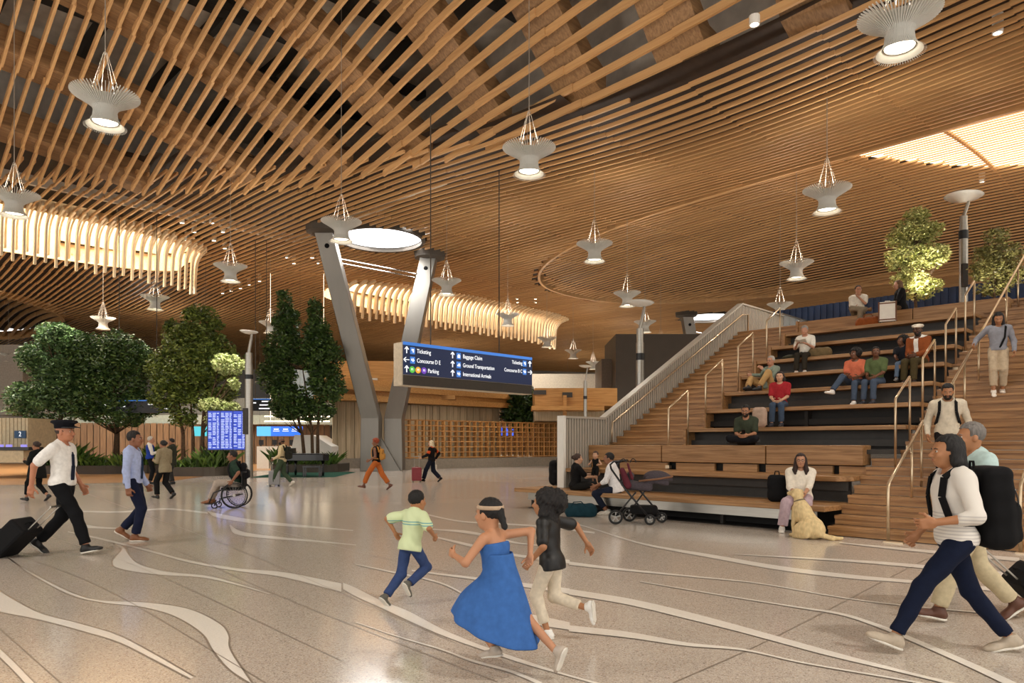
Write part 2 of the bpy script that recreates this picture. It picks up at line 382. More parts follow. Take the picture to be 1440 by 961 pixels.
# backing above the lattice
def sheet(inside, hfun, off, u0, u1, w0, w1, st, name, m):
    mb = MB(); nu = int((u1-u0)/st); nw = int((w1-w0)/st); idx = {}
    def vid(i, j):
        if (i, j) not in idx:
            u = u0+i*st; w = w0+j*st; idx[(i, j)] = len(mb.v); mb.v.append((-u, w, hfun(u, w)+off))
        return idx[(i, j)]
    for i in range(nu):
        for j in range(nw):
            if inside(u0+(i+.5)*st, w0+(j+.5)*st): mb.f.append((vid(i, j), vid(i, j+1), vid(i+1, j+1), vid(i+1, j)))
    o = mb.build(name, m); o.rotation_euler = (0, 0, LROT); return struct(o)
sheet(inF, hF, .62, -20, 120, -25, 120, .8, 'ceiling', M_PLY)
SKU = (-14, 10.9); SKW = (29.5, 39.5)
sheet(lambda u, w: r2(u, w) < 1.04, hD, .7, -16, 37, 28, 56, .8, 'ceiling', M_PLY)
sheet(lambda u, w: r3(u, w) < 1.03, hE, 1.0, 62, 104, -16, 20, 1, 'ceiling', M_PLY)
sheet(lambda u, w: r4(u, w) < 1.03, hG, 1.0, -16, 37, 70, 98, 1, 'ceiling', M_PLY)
# roof deck and glulam arches above the open lattice
dk = MB(); dk.box(-38, 26, -26, 20.5, 18.0, 18.3); dk.box(-38, 26, 20.3, 20.6, 13.2, 18.2); dk.box(-38.2, -38, -26, 20.5, 13.2, 18.2); dk.box(26, 26.2, -26, 20.5, 13.2, 18.2); dk.box(-38, 26, -26.2, -26, 13.2, 18.2); d_o = struct(dk.build('ceiling', M_DECK)); d_o.rotation_euler = (0, 0, LROT)
arch = MB()
for j in range(-2, 10):
    u = j*SEG+.1; prev = None
    for i in range(0, 40):
        w = -2+i*.6
        if r1(u, w) > 1.04 or not visible(u, w, 16): prev = None; continue
        z = hC(u, w)+.30
        wd_ = .8
        cur = [(-u-wd_, w, z+.05), (-u+wd_, w, z+.05), (-u+wd_, w, z+.9), (-u-wd_, w, z+.9)]
        if prev: arch.add(prev+cur, [(0, 1, 5, 4), (1, 2, 6, 5), (2, 3, 7, 6), (3, 0, 4, 7), (3, 2, 1, 0), (4, 5, 6, 7)])
        prev = cur
a_o = struct(arch.build('trim_2', M_GLU)); a_o.rotation_euler = (0, 0, LROT)
purl = MB()
for i in range(6):
    w = 2+i*3.1; purl.box(-36, 8, w-.12, w+.12, 17.4, 18.0)
for i in range(9):
    u = -2+i*3.7+1.9; purl.box(-u-.3, -u+.3, -4, 20, 17.2, 17.5)
p_o = struct(purl.build('trim_3', mat('dark_steelwork', '#3b3733', .7))); p_o.rotation_euler = (0, 0, LROT)
# light wells: fringe of fins bending down, skylight and reflecting side above
def well(i, pitch=.46, drop=2.5):
    cu, cw, a, b = WELLS[i]; fr = MB(); z0 = 11.5+EYE
    k = int((cw-b)/pitch)
    while k*pitch < cw+b:
        w = k*pitch; k += 1; q = 1-(abs(w-cw)/b)**3.2
        if q <= 0.01: continue
        ub = cu-a*q**(1/3.2); uf = cu+a*q**(1/3.2)
        if not visible(ub, w, 12): continue
        for (us, sg, dr, ww) in ((ub, 1, drop*(1 if k % 2 else .93), w), (ub+.55, 1, drop*.72, w+pitch/2)):
            prof = []
            for t in range(9):
                an = math.pi/2*t/8; prof.append((us-1.5*sg+1.5*sg*math.sin(an), z0-.9*(1-math.cos(an))+.05))
            prof.append((us+.06*sg, z0-dr*.62)); prof.append((us+.12*sg, z0-dr))
            n = len(prof); vs = []; dp = .24
            for t, (uu, zz) in enumerate(prof):
                p = prof[min(t+1, n-1)]; m_ = prof[max(t-1, 0)]; dx, dz = p[0]-m_[0], p[1]-m_[1]; L_ = math.hypot(dx, dz); nx, nz = -dz/L_, dx/L_
                if nz < 0 or (abs(nz) < .2 and nx*sg < 0): nx, nz = -nx, -nz
                for s2, o2 in ((-.05, 0), (.05, 0), (.05, dp), (-.05, dp)): vs.append((-(uu+nx*o2), ww+s2, zz+nz*o2))
            fs = []
            for q2 in range(n-1):
                for e in range(4): fs.append((4*q2+e, 4*q2+(e+1) % 4, 4*q2+4+(e+1) % 4, 4*q2+4+e))
            fs += [(3, 2, 1, 0), (4*n-4, 4*n-3, 4*n-2, 4*n-1)]
            fr.add(vs, fs)
    o = struct(fr.build('trim_%d' % (4+i), wood('fringe_larch_lit', '#f2e0c2', '#e2c69c', stretch=(4, 9, .3), rough=.5))); o.rotation_euler = (0, 0, LROT)  # larch lightened to imitate skylight falling on the fins
    # light coloured lining on the far side, skylight pane on top
    li = MB(); n = 48; prev = None
    for t in range(n+1):
        an = 2*math.pi*t/n; c, s_ = math.cos(an), math.sin(an); e = 2/3.2
        u = cu+a*1.03*math.copysign(abs(c)**e, c); w = cw+b*1.02*math.copysign(abs(s_)**e, s_)
        lo = z0+.1 if u < cu+.4*a else z0-.25
        cur = [(-u, w, lo), (-u, w, z0+3.2)]
        if prev: li.add([prev[0], cur[0], cur[1], prev[1]], [(0, 1, 2, 3)])
        prev = cur
    o = struct(li.build('trim_%d' % (7+i), wood('lining_larch', '#d9b98c', '#c49f6c', stretch=(5, 9, 4)))); o.rotation_euler = (0, 0, LROT)
    sk = MB(); sk.box(-cu-a*1.1, -cu+a*1.1, cw-b*1.05, cw+b*1.05, z0+3.2, z0+3.25)
    o = struct(sk.build('window_%d' % (i+1), M_SKY)); o.rotation_euler = (0, 0, LROT)
    c = uw(cu, cw, z0+3.1); l = area('daylight', c, 2*a*.9, 900*b*a/10, (1, .95, .86), size_y=2*b*.9); l.rotation_euler = (0, 0, LROT)
for i in range(3): well(i)
# bright skylight behind the lattice of the right-hand vault
sk = MB(); pts = []
for i in range(24):
    u = SKU[0]+(SKU[1]-SKU[0]-.01)*i/23
    e = SKW[1]-(10*max(0, (u-4)/6.9)**3); pts.append((u, e))
for i in range(23):
    (ua, ea), (ub_, eb) = pts[i], pts[i+1]
    for j in range(8):
        f0, f1 = j/8, (j+1)/8; W0 = 28.9
        q = [(ua, W0+(ea-W0)*f0), (ub_, W0+(eb-W0)*f0), (ub_, W0+(eb-W0)*f1), (ua, W0+(ea-W0)*f1)]
        sk.add([(-a_, b_, hD(a_, b_)+.12) for a_, b_ in q], [(0, 1, 2, 3)])
o = struct(sk.build('window_4', emit('vault_skylight', '#ffedcf', 3.0))); o.rotation_euler = (0, 0, LROT)
# round skylights over the columns
for i, (cu, cw) in enumerate(DISCS):
    c = uw(cu, cw)
    d = MB(); d.lathe([(2.3, 0), (2.3, .05)], n=48); o = struct(d.build('window_%d' % (5+i), emit('oculus', '#ffffff', 2.6))); o.location = (c.x, c.y, 13.16)
    d = MB(); d.lathe([(2.3, 0), (2.5, 0), (2.5, .7), (2.3, .7), (2.3, 0)], n=48); o = struct(d.build('trim_%d' % (10+i), M_CONC)); o.location = (c.x, c.y, 12.92)
    area('daylight', (c.x, c.y, 13.1), 4, 500, (1, .98, .95))
# outer walls far away
wl = MB(); wl.box(-110, 110, 112, 113, 0, 16); struct(wl.build('wall_back', mat('far_plaster', '#8f8a82', .8)))
wl = MB(); wl.box(-86, -85, 0, 112, 0, 16); struct(wl.build('wall_left', mat('far_plaster', '#8f8a82', .8)))
wl = MB(); wl.box(95, 96, 0, 112, 0, 16); struct(wl.build('wall_right', mat('far_plaster', '#8f8a82', .8)))
# ------------------------------------------------------------------ tiered seating and stairs (local x = away from the left stairs, y = up the run)
O0 = Vector((5.14, 11.56, 0)); RIS = .153; TRD = .29
def Lw(x, y, z): return O0+Vector((Q*(x+y), Q*(y-x), z))      # seating frame to world
def seatframe(name): return empty(name, O0, LROT)
tiers = tag(seatframe('tiered_seating'), 'tiered oak bench seating with dark recesses between the two staircases', 'seating')
def part(mb, name, m, parent, label=None, bevel=0, smooth=False):
    o = mb.build(name, m, parent, smooth=smooth, bevel=bevel)
    if label: o['label'] = label
    return o
b = MB(); b.prism([(-7.2, .0), (-.06, 0), (0, .55), (-.02, 1.2), (-7.2, 1.2)], .37, .46); part(b, 'bench_board', M_OAK, tiers, 'lowest bench board, long oak slab', .012)
b = MB(); b.box(-6.9, -.25, .16, .2, .19, .37); part(b, 'steel_fascia', M_STEEL, tiers, 'steel strip under the lowest bench')
b = MB()
for x in (-6.8, -5.2, -3.6, -2.0, -.5): b.box(x-.03, x+.03, .2, .3, .02, .37)
b.box(-6.9, -.05, .75, .8, 0, .37); b.box(-6.9, -.05, .16, .75, .0, .01); part(b, 'recess_panel', M_DARK, tiers)
b = MB(); b.prism([(-6.38, .87), (-.2, .87), (.0, 1.15), (-.02, 2.1), (-6.38, 2.1)], .83, .92); part(b, 'bench_board', M_OAK, tiers, 'second bench board from the floor', .012)
b = MB(); b.box(-6.35, -.1, 1.28, 1.32, .46, .83); b.box(-6.35, -.1, 1.14, 1.18, .66, .82); part(b, 'recess_panel', M_DARK2, tiers)
b = MB()
xs = [-6.35, -5.72, -5.5, -4.2, -3.98, -3.05, -2.85, -2.1, -1.92, -.62, -.5, -.02]
for i in range(0, len(xs)-1, 2): b.box(xs[i], xs[i+1], 1.82, 1.9, .92, 1.07)
part(b, 'slatted_back', M_OAK, tiers); b = MB(); b.box(-6.35, -.1, 1.95, 2.0, .92, 1.3); part(b, 'recess_panel', M_DARK, tiers)
for x0, x1 in ((-6.38, -4.32), (-4.3, -1.9), (-1.88, -.06)):
    b = MB(); b.box(x0, x1, 1.74, 2.18, 1.09, 1.46); part(b, 'backrest_block', M_OAK, tiers, 'thick oak block along the third tier', .015)
b = MB(); b.box(-6.38, .4, 1.95, 2.95, 1.30, 1.38); part(b, 'bench_board', M_DARK2, tiers, 'dark grey floor of the third tier')
for k in range(4, 11):
    y = .87*(k-1); z = .46*k
    b = MB(); b.box(-4.2, .4, y, y+1.25, z-.085, z); part(b, 'bench_board', M_OAK, tiers, bevel=.01)
    b = MB(); b.box(-4.2, .4, y+.36, y+.4, z-.46, z-.085); b.box(-4.2, .4, y+.2, y+.25, z-.40, z-.27)
    b.box(-1.9, -1.83, y+.15, y+.4, z-.44, z-.09) if k in (5, 8) else None
    part(b, 'recess_panel', M_DARK if k % 2 else M_DARK2, tiers)  # dark panel closing the open gap, coloured as its shade
for x0, x1 in ((-4.2, -2.4), (-2.38, -1.2), (-1.18, .9)):
    b = MB(); b.box(x0, x1, 8.7, 9.6, 4.62, 5.03); part(b, 'backrest_block', M_OAK, tiers, 'oak block along the top tier', .012)
lst = tag(seatframe('staircase'), 'narrow oak staircase climbing beside the pale ribbed metal wall', 'staircase')
rst = tag(seatframe('staircase'), 'wide oak staircase filling the right side of the hall', 'staircase')
for k in range(9, 33):
    b = MB(); b.box(-6.38, -4.2, TRD*k, TRD*k+.36, RIS*k-.02, RIS*(k+1)-.05); b.box(-6.38, -4.2, TRD*k-.03, TRD*k+.3, RIS*(k+1)-.05, RIS*(k+1)); part(b, 'step', M_OAK2, lst)
    if k % 3 == 0:
        b = MB(); b.box(-4.25, -4.19, TRD*k-.05, TRD*k+.9, RIS*k-.15, RIS*k+.46); part(b, 'side_panel', M_OAK2, lst)
for k in range(0, 33):
    b = MB(); b.box(0 if k < 8 else .4, 13, TRD*k, TRD*k+.36, RIS*k+.01, RIS*(k+1)-.05)
    xs = [0 if k < 8 else .4, 2.3+(k*37 % 11)*.16, 5.2+(k*23 % 7)*.2, 8.7, 13]
    for x0, x1 in zip(xs, xs[1:]): b.box(x0, x1-.004, TRD*k-.03, TRD*k+.3, RIS*(k+1)-.05, RIS*(k+1))
    part(b, 'step', M_OAK2, rst)
b = MB(); b.box(.05, 13, .03, .2, 0, .04); part(b, 'toe_gap', M_DARK, rst)
dk2 = MB(); dk2.box(-6.5, 13, 9.57, 26, 4.75, 5.05); o = struct(part(dk2, 'floor', M_OAK2, None)); o.location = O0; o.rotation_euler = (0, 0, LROT)
o['label'] = 'oak floor of the upper level'
# ribbed metal wall
wl = tag(seatframe('stair_wall'), 'pale ribbed metal wall sloping up along the left staircase', 'wall')
b = MB(); prof = [(.87, .0), (12.6, .0), (12.6, 5.98), (9.58, 5.98), (2.38, 2.11), (.87, 2.11)]
b.prism(prof, -6.52, -6.42, lambda x, y, t: (t, x, y)); part(b, 'wall_panel', M_WALLM, wl)
def wtop(y): return 2.11 if y < 2.38 else (5.98 if y > 9.58 else 2.11+(y-2.38)*.5375)
b = MB(); y = .93
while y < 12.6: b.box(-6.42, -6.385, y, y+.045, .46, wtop(y)-.02); y += .10
part(b, 'ribs', M_WALLM, wl)
b = MB(); b.box(-6.56, -6.36, .80, .88, .46, 2.15); part(b, 'end_post', M_WHITE, wl)
b = MB()
for p, q in (((.85, 2.12), (2.38, 2.12)), ((2.38, 2.12), (9.58, 5.99)), ((9.58, 5.99), (12.6, 5.99))): b.bar((-6.46, p[0], p[1]), (-6.46, q[0], q[1]), .2, .05)
part(b, 'coping', M_WALLM, wl)
b = MB(); b.tube([(-6.3, 2.55, 1.5), (-6.3, 2.6, 2.02), (-6.3, 9.4, 5.6), (-6.3, 9.8, 5.66), (-6.3, 9.8, 5.05)], .022)
for y in (3.5, 5, 6.5, 8): b.tube([(-6.3, y, 2.02+(y-2.6)*.527), (-6.42, y, 1.96+(y-2.6)*.527)], .012, 6)
part(b, 'handrail', M_RAIL, wl, 'round handrail fixed to the ribbed wall', smooth=True)
gb = tag(seatframe('glass_balustrade'), 'clear glass balustrade at the top of the left staircase', 'balustrade')
b = MB(); b.box(-6.5, -6.48, 12.7, 15.6, 5.05, 6.1); part(b, 'glass_panel', glass('balustrade_glass', alpha=.22), gb)
b = MB(); b.box(-6.52, -6.46, 12.7, 15.6, 6.08, 6.12)
for y in (12.7, 14.1, 15.5): b.bar((-6.49, y, 5.05), (-6.49, y+.1, 6.1), .04, .04)
part(b, 'top_rail', M_STEEL, gb)
# handrails
def nos(y): return RIS+.528*y
def rail(x, y0, dy, label, group=None, extra=None, h=1.18, base0=None):
    r = tag(seatframe('handrail'), label, 'handrail', group)
    b = MB(); z0 = nos(y0)+h; z1 = nos(y0+dy)+h
    b.tube([(x, y0, (base0 if base0 is not None else nos(y0)-.1)), (x, y0, z0-.03), (x, y0+.02, z0), (x, y0+dy-.02, z1), (x, y0+dy, z1-.03), (x, y0+dy, nos(y0+dy)-.14)], .022, 8)
    part(b, 'rail_tube', M_RAIL, r, smooth=True)
    for p in (y0, y0+dy):
        b = MB(); b.box(x-.05, x+.05, p-.05, p+.05, nos(p)-.16, nos(p)-.12+.03); part(b, 'foot_plate', M_RAIL, r)
ordn = ['lowest', 'second', 'third', 'topmost']
for i, y in enumerate((1.8, 3.4, 5.0, 6.6)):
    rail(-4.16, y, .81, 'short steel handrail at the left end of the tiers, %s of four' % ordn[i], 'short rails left of the tiers')
    rail(.46, y+.02, .81, 'short steel handrail where the tiers meet the wide staircase, %s of four' % ordn[i], 'short rails right of the tiers')
def longrail(x, y0, y1, posts, label):
    r = tag(seatframe('handrail'), label, 'handrail')
    b = MB(); pts = [(x, y0, .0 if y0 < 0 else nos(y0)-.15), (x, y0, nos(y0)+.78), (x, y0+.04, nos(y0)+.86), (x, y1, nos(y1)+.9)]
    b.tube(pts, .024, 8); part(b, 'rail_tube', M_RAIL, r, smooth=True)
    for p in posts:
        b = MB(); b.tube([(x, p, nos(p)-.16), (x, p, nos(p)+.86)], .02, 8); part(b, 'post', M_RAIL, r, smooth=True)
    b = MB(); z = .0 if y0 < 0 else nos(y0)-.16
    b.box(x-.05, x+.22, y0-.06, y0+.06, z, z+.02); part(b, 'foot_plate', M_RAIL, r)
longrail(.97, -.22, 1.55, (.93, 1.45), 'steel handrail rising from the floor near the left edge of the wide staircase')
longrail(2.6, -.14, 2.8, (1.0, 2.4), 'steel handrail rising from the floor at the right edge of the photo')
longrail(1.05, 2.6, 9.9, (3.1, 3.9, 5.0, 6.2, 7.6, 8.9), 'long steel handrail up the upper wide staircase, held by the descending woman')
b = MB()
bw = MB(); y = 16
x = -8.5
bw.box(-8.5, 16, y, y+.1, 5.05, 6.85)
while x < 16: bw.box(x, x+.14, y-.05, y, 5.05, 6.85); x += .24
o = tag(bw.build('ribbed_screen', mat('deep_blue_cladding', '#2b3f63', .6, var=.3, scale=2)), 'dark blue ribbed screen along the upper level', 'screen'); o.location = O0; o.rotation_euler = (0, 0, LROT)

# ------------------------------------------------------------------ pendant lamps
def make_pendant():
    r = empty('pendant_lamp'); fin = MB(); N = 60
    inner = [(.69, .27), (.52, .21), (.36, .12), (.26, .02), (.225, -.10), (.24, -.24), (.30, -.37), (.42, -.45)]
    wid = [.02, .06, .07, .05, .035, .035, .05, .02]
    for k in range(N):
        a = 2*math.pi*k/N; c, s_ = math.cos(a), math.sin(a); n = len(inner); vs = []
        for i, (rr, z) in enumerate(inner):
            t = .007
            for dr, dz, sd in ((0, 0, -1), (0, 0, 1), (wid[i]*.35, -wid[i], 1), (wid[i]*.35, -wid[i], -1)):
                R = rr+dr*(1 if i > 3 else .4); vs.append((R*c-s_*t*sd, R*s_+c*t*sd, z+(dz if i < 4 else dz*.2)))
        fs = []
        for q in range(n-1):
            for e in range(4): fs.append((4*q+e, 4*q+(e+1) % 4, 4*q+4+(e+1) % 4, 4*q+4+e))
        fs += [(3, 2, 1, 0), (4*n-4, 4*n-3, 4*n-2, 4*n-1)]; fin.add(vs, fs)
    fin.build('shade', mat('white_fins', '#e4e4de', .4, var=.02), r)
    b = MB(); b.lathe([(.44, .150), (.36, .105), (.255, .01), (.22, -.10), (.235, -.24), (.295, -.37), (.38, -.43)], n=40, cap=False); o_ = b.build('liner', mat('white_fins', '#e4e4de', .4), r, smooth=True); o_.data.polygons.foreach_set('use_smooth', [True]*len(o_.data.polygons))
    b = MB(); b.lathe([(.18, .05), (.2, -.05), (.21, -.2), (.26, -.34), (.25, -.34), (.2, -.2), (.17, .0), (.18, .05)], n=24); b.build('inner_reflector', mat('white_fins', '#e4e4de', .4), r, smooth=True)
    b = MB(); b.lathe([(.245, -.33), (.245, -.31)], n=28); b.build('light_disc', emit('lamp_face', '#fff1d6', 9), r)
    b = MB(); b.tube([(0, 0, 0), (0, 0, 1)], .012, 6); cb = b.build('cord', mat('wire_steel', '#a59c90', .5, .4), r); cb.location = (0, 0, 1.15)
    b = MB()
    for k in range(6):
        a = 2*math.pi*k/6+.3; b.tube([(.34*math.cos(a), .34*math.sin(a), .12), (.03*math.cos(a), .03*math.sin(a), 1.2)], .006, 5)
    b.build('suspension_wires', mat('wire_steel', '#a59c90', .5, .4), r)
    return r
PZ = 8.9
PEND = [(148, 150, 'high at the upper left, over the walking pilot'), (744, 222, 'hanging high over the centre of the hall'),
        (1265, 40, 'cut by the top edge at the right'), (1163, 278, 'above the left part of the tiers, on a long cord'),
        (20, 284, 'cut by the left edge of the photo'), (480, 322, 'in front of the round skylight and steel column head'),
        (836, 352, 'below the edge of the oval ceiling vault'), (1120, 378, 'over the upper end of the ribbed stair wall'),
        (324, 382, 'right of the glowing fringe at the left, above the trees'), (628, 402, 'just right of the slanting right column leg'),
        (882, 419, 'over the street lamp beside the dark core wall'), (218, 424, 'under the left glowing fringe, over the gap in the trees'),
        (145, 453, 'above the two leftmost trees'), (380, 459, 'between the middle trees'), (1097, 434, 'at the head of the ribbed stair wall'),
        (714, 448, 'in front of the central glowing fringe'), (769, 480, 'at the right tail of the central glowing fringe'),
        (929, 485, 'before the dark core wall'), (907, 458, 'left of the far column head'), (806, 497, 'far off over the balcony, left of the dark wall'),
        (834, 513, 'far off above the thin street lamp'), (12, 502, 'far away against the plain wall at the far left'), (798, 541, 'smallest, far away over the timber balcony')]
def add_glow(loc, e=420):
    for nm, f, ang, up in (('ceiling_fill', .70, 172, 1), ('downlight_beam', 2.0, 140, 0)):  # upward spot is added in each crown to brighten the ceiling
        l = bpy.data.lights.new(nm, 'SPOT'); l.energy = e*f; l.color = (1, .89, .77) if up else (1, .93, .84); l.shadow_soft_size = .25 if up else .24; l.spot_size = math.radians(ang); l.spot_blend = .6
        o = bpy.data.objects.new(nm, l); COL.objects.link(o); o.location = (loc[0], loc[1], loc[2]+(.95 if up else .26))
        if up: o.rotation_euler = (math.pi, 0, 0)
p0 = make_pendant()
for i, (px, py, d) in enumerate(PEND):
    p = p0 if i == 0 else copy_tree(p0); c = at(px, py, PZ); p.location = c
    u_, w_ = Q*(c.y-c.x), Q*(c.y+c.x); top = 18.0 if r1(u_, w_) < 1 else (hD(u_, w_)+.72 if r2(u_, w_) < 1 else hF(u_, w_)+.64)
    for ch in p.children:
        if ch.name.startswith('cord'):
            if any(rw(q_, u_, w_) < 1 for q_ in range(3)): top = 16.2
            ch.scale = (1, 1, top-PZ-1.15)
    tag(p, 'white finned pendant lamp '+d, 'pendant lamp', 'finned pendant lamps')
    add_glow((c.x, c.y, PZ-.62), GLOW)
for X, Y in ((6, 2), (-10, 4), (16, 4), (-3, -6), (10, -8), (-18, 12), (24, 18), (30, 34), (20, 30), (-42, 45), (-30, 58), (40, 60), (12, 75), (-10, 78)):   # added unseen lamps without fittings, so the whole hall is lit
    add_glow((X, Y, PZ-.5), GLOW*1.6)

# recessed and surface downlights
DL = [(256, 314), (298, 314), (273, 327), (314, 327), (263, 339), (301, 339), (279, 351), (316, 350), (404, 363), (439, 363), (413, 371), (448, 371),
      (365, 396), (350, 401), (338, 406), (325, 410), (313, 413), (727, 421), (753, 421), (728, 426), (753, 426), (1061, 35), (1403, 47), (1381, 256), (1149, 435)]
DT = ['in the left cluster of eight, %s' % s for s in ('back left', 'back right', 'second row left', 'second row right', 'third row left', 'third row right', 'front left', 'front right')]
DT += ['in the group of four before the column, %s' % s for s in ('upper left', 'upper right', 'lower left', 'lower right')]
DT += ['in the slanting line of five, %s' % s for s in ('rightmost', 'second from the right', 'middle', 'second from the left', 'leftmost')]
DT += ['in the far central group of four, %s' % s for s in ('upper left', 'upper right', 'lower left', 'lower right')]
DT += ['below the open lattice at the top of the photo', 'near the upper right corner of the photo', 'under the bright vault skylight at the right edge', 'over the dark blue screen of the upper level']
def make_dl():
    r = empty('downlight'); b = MB(); b.lathe([(.10, 0), (.13, 0), (.13, .5), (.10, .5), (.10, 0)], n=16); b.build('housing', M_WHITE, r)
    b = MB(); b.lathe([(.10, .015), (.10, .03)], n=16); b.build('light_disc', emit('lamp_face', '#fff1d6', 9), r); return r
d0 = make_dl()
for i, (px, py) in enumerate(DL):
    d = d0 if i == 0 else copy_tree(d0)
    z = 12.9
    for _ in range(6):
        c = at(px, py, z); u_, w_ = Q*(c.y-c.x), Q*(c.y+c.x); z = hD(u_, w_) if r2(u_, w_) < 1 else hF(u_, w_)
    if i == 21: c = at(px, py, 11.9)
    d.location = c; d.scale = (1, 1, .45 if i == 21 else 1); tag(d, 'small round ceiling downlight '+DT[i], 'downlight', 'ceiling downlights')

# ------------------------------------------------------------------ steel V columns
def make_column():
    r = empty('steel_column', (-7.4, 40, 0)); bx = Vector((-7.4, 40, 0))
    def leg(base, knee, top, w, d, name):
        b = MB(); P = [Vector(base)-bx, Vector(knee)-bx, Vector(top)-bx]; sz = [(w, d), (w, d), (w*.95, d*.8)]; vs = []
        for p, (a, c) in zip(P, sz): vs += [(p.x-a/2, p.y-c/2, p.z), (p.x+a/2, p.y-c/2, p.z), (p.x+a/2, p.y+c/2, p.z), (p.x-a/2, p.y+c/2, p.z)]
        fs = [(4*q+e, 4*q+(e+1) % 4, 4*q+4+(e+1) % 4, 4*q+4+e) for q in range(2) for e in range(4)]+[(3, 2, 1, 0), (8, 9, 10, 11)]
        b.add(vs, fs); o = b.build(name, M_STEELD, r, bevel=.03)
        b = MB(); t = P[2]; b.lathe([(.62, 0), (.9, .12), (.95, .5), (.8, .62)], (t.x, t.y, t.z-.35), n=32); b.build('cap', M_CONC, o)
        b = MB(); b.ell((t.x+.02-(t.x-P[1].x)*.1, t.y-(t.y-P[1].y)*.1-d*.4-.02, t.z-(t.z-P[1].z)*.1), (.13, .05, .13), 16); b.build('port', M_BLACK, o)
        return o
    leg((-7.8, 39.3, 0), (-7.75, 39.3, 2.9), (-9.95, 37.6, 12.9), .98, 1.1, 'leg')
    leg((-6.6, 40.2, 0), (-6.65, 40.2, 2.9), (-4.95, 42.8, 12.9), 1.0, 1.1, 'leg')
    b = MB(); A = Vector((-9.55, 37.9, 11.2))-bx; B = Vector((-5.25, 42.4, 11.35))-bx
    for dz in (0, .22): b.tube([A+Vector((0, 0, dz)), B+Vector((0, 0, dz))], .045, 8)
    b.build('tie_rods', M_CHROME, r)
    b = MB(); b.prism([(-7.3-bx.x, 0), (-6.2-bx.x, 0), (-7.3-bx.x, 1.9)], 39.4-bx.y, 39.7-bx.y, lambda x, y, t: (x, t, y)); b.build('gusset_plate', M_STEELD, r)
    return r
c1 = tag(make_column(), 'V-shaped steel column standing before the timber kiosk', 'column')
c2 = copy_tree(c1); c2.location = (-7.4+25.2, 64.6, 0); tag(c2, 'far V-shaped steel column rising behind the ribbed stair wall', 'column')

# ------------------------------------------------------------------ hanging direction sign
sg = tag(empty('direction_sign', (-3.8, 24.6, 3.52), math.pi/4), 'long blue overhead direction sign hung in the middle of the hall', 'sign')
W_, H_ = 6.53, 1.5
M_NAVY = emit('sign_navy', '#1d2a4a', .55); M_BLUE = emit('sign_blue', '#3f78c8', .8); M_LET = emit('sign_white', '#f4f6f8', .9)
b = MB(); b.box(0, W_, 0, .5, .0, H_); part(b, 'sign_case', mat('sign_case', '#c9bca6', .6), sg, 'beige case of the sign')
b = MB(); b.box(.03, W_-.02, -.03, 0, .38, H_-.09); part(b, 'sign_face', M_NAVY, sg)
b = MB(); b.box(.03, W_-.02, -.035, 0, H_-.09, H_+.02); part(b, 'top_strip', M_BLUE, sg)
b = MB(); b.box(.03, W_-.02, -.025, 0, .02, .37); part(b, 'dark_band', mat('sign_dark', '#3a352f', .5), sg)
b = MB(); b.box(.03, W_-.02, -.04, 0, .365, .38); part(b, 'trim_line', M_STEEL, sg)
rows = [H_-.27, H_-.60, H_-.93]
def zz(f): return rows[f]
def arrow(x, z, a, nm='arrow'):
    b = MB(); c, s_ = math.cos(a), math.sin(a); P = lambda X, Z: (x+X*c-Z*s_, -.045, z+X*s_+Z*c)
    b.bar(P(0, -.11), P(0, .11), .02, .035, (0, 1, 0)); b.bar(P(0, .12), P(-.08, .03), .02, .032, (0, 1, 0)); b.bar(P(0, .12), P(.08, .03), .02, .032, (0, 1, 0))
    part(b, nm, M_LET, sg)
def icon(x, z, kind):
    b = MB(); b.box(x-.1, x+.1, -.045, -.03, z-.12, z+.12); i = part(b, 'pictogram', M_BLUE, sg); b = MB()
    def s(x0, x1, z0, z1): b.box(x+x0, x+x1, -.055, -.045, z+z0, z+z1)
    if kind == 't': s(-.05, .05, 0, .06); s(0, .05, -.06, 0)
    elif kind == 'b': s(-.06, .06, -.07, .03); s(-.03, .03, .03, .06)
    elif kind == 'g': s(-.07, .07, -.05, .0); s(-.02, .06, 0, .05)
    else: s(-.07, .07, -.02, .012); s(-.01, .03, -.06, .06); s(-.07, -.05, 0, .05)
    b.build('symbol', M_LET, i)
T = .212
for i, (ang, ic, tx) in enumerate(((0, 't', 'Ticketing'), (math.pi/2, 'p', 'Concourse D E'), (0, None, 'Parking'))):
    arrow(.16, zz(i), ang)
    if ic: icon(.42, zz(i), ic); text(tx, T, M_LET, sg, (.60, -.045, zz(i)))
    else:
        for j, (c, s) in enumerate((('#57b847', 'P1'), ('#e3a235', 'P2'), ('#6a3fb0', 'P3'))):
            b = MB(); b.lathe([(.115, 0), (.115, .012)], (0, 0, 0), 24, Matrix.Rotation(math.pi/2, 3, 'X')); o = part(b, 'parking_disc', emit('disc_'+s, c, .8), sg); o.location = (.40+j*.26, -.035, zz(i))
            text(s, .12, M_LET, o, (0, -.016, 0), align='CENTER')
        text(tx, T, M_LET, sg, (1.09, -.045, zz(i)))
for i, (ic, tx) in enumerate((('b', 'Baggage Claim'), ('g', 'Ground Transportation'), ('p', 'International Arrivals'))):
    arrow(2.24, zz(i), 0); icon(2.54, zz(i), ic); text(tx, T, M_LET, sg, (2.74, -.045, zz(i)))
for i, (ang, ic, tx) in enumerate(((0, 't', 'Ticketing'), (-math.pi/2, 'p', 'Concourse B C'))):
    arrow(6.36, zz(i), ang); icon(6.06, zz(i), ic); text(tx, T*.95, M_LET, sg, (5.92, -.045, zz(i)), align='RIGHT')
b = MB()
for x in (1.45, 4.9): b.tube([(x, .25, H_), (x, .25, 10.1)], .022, 6)
part(b, 'hanger_rods', M_CONC, sg)

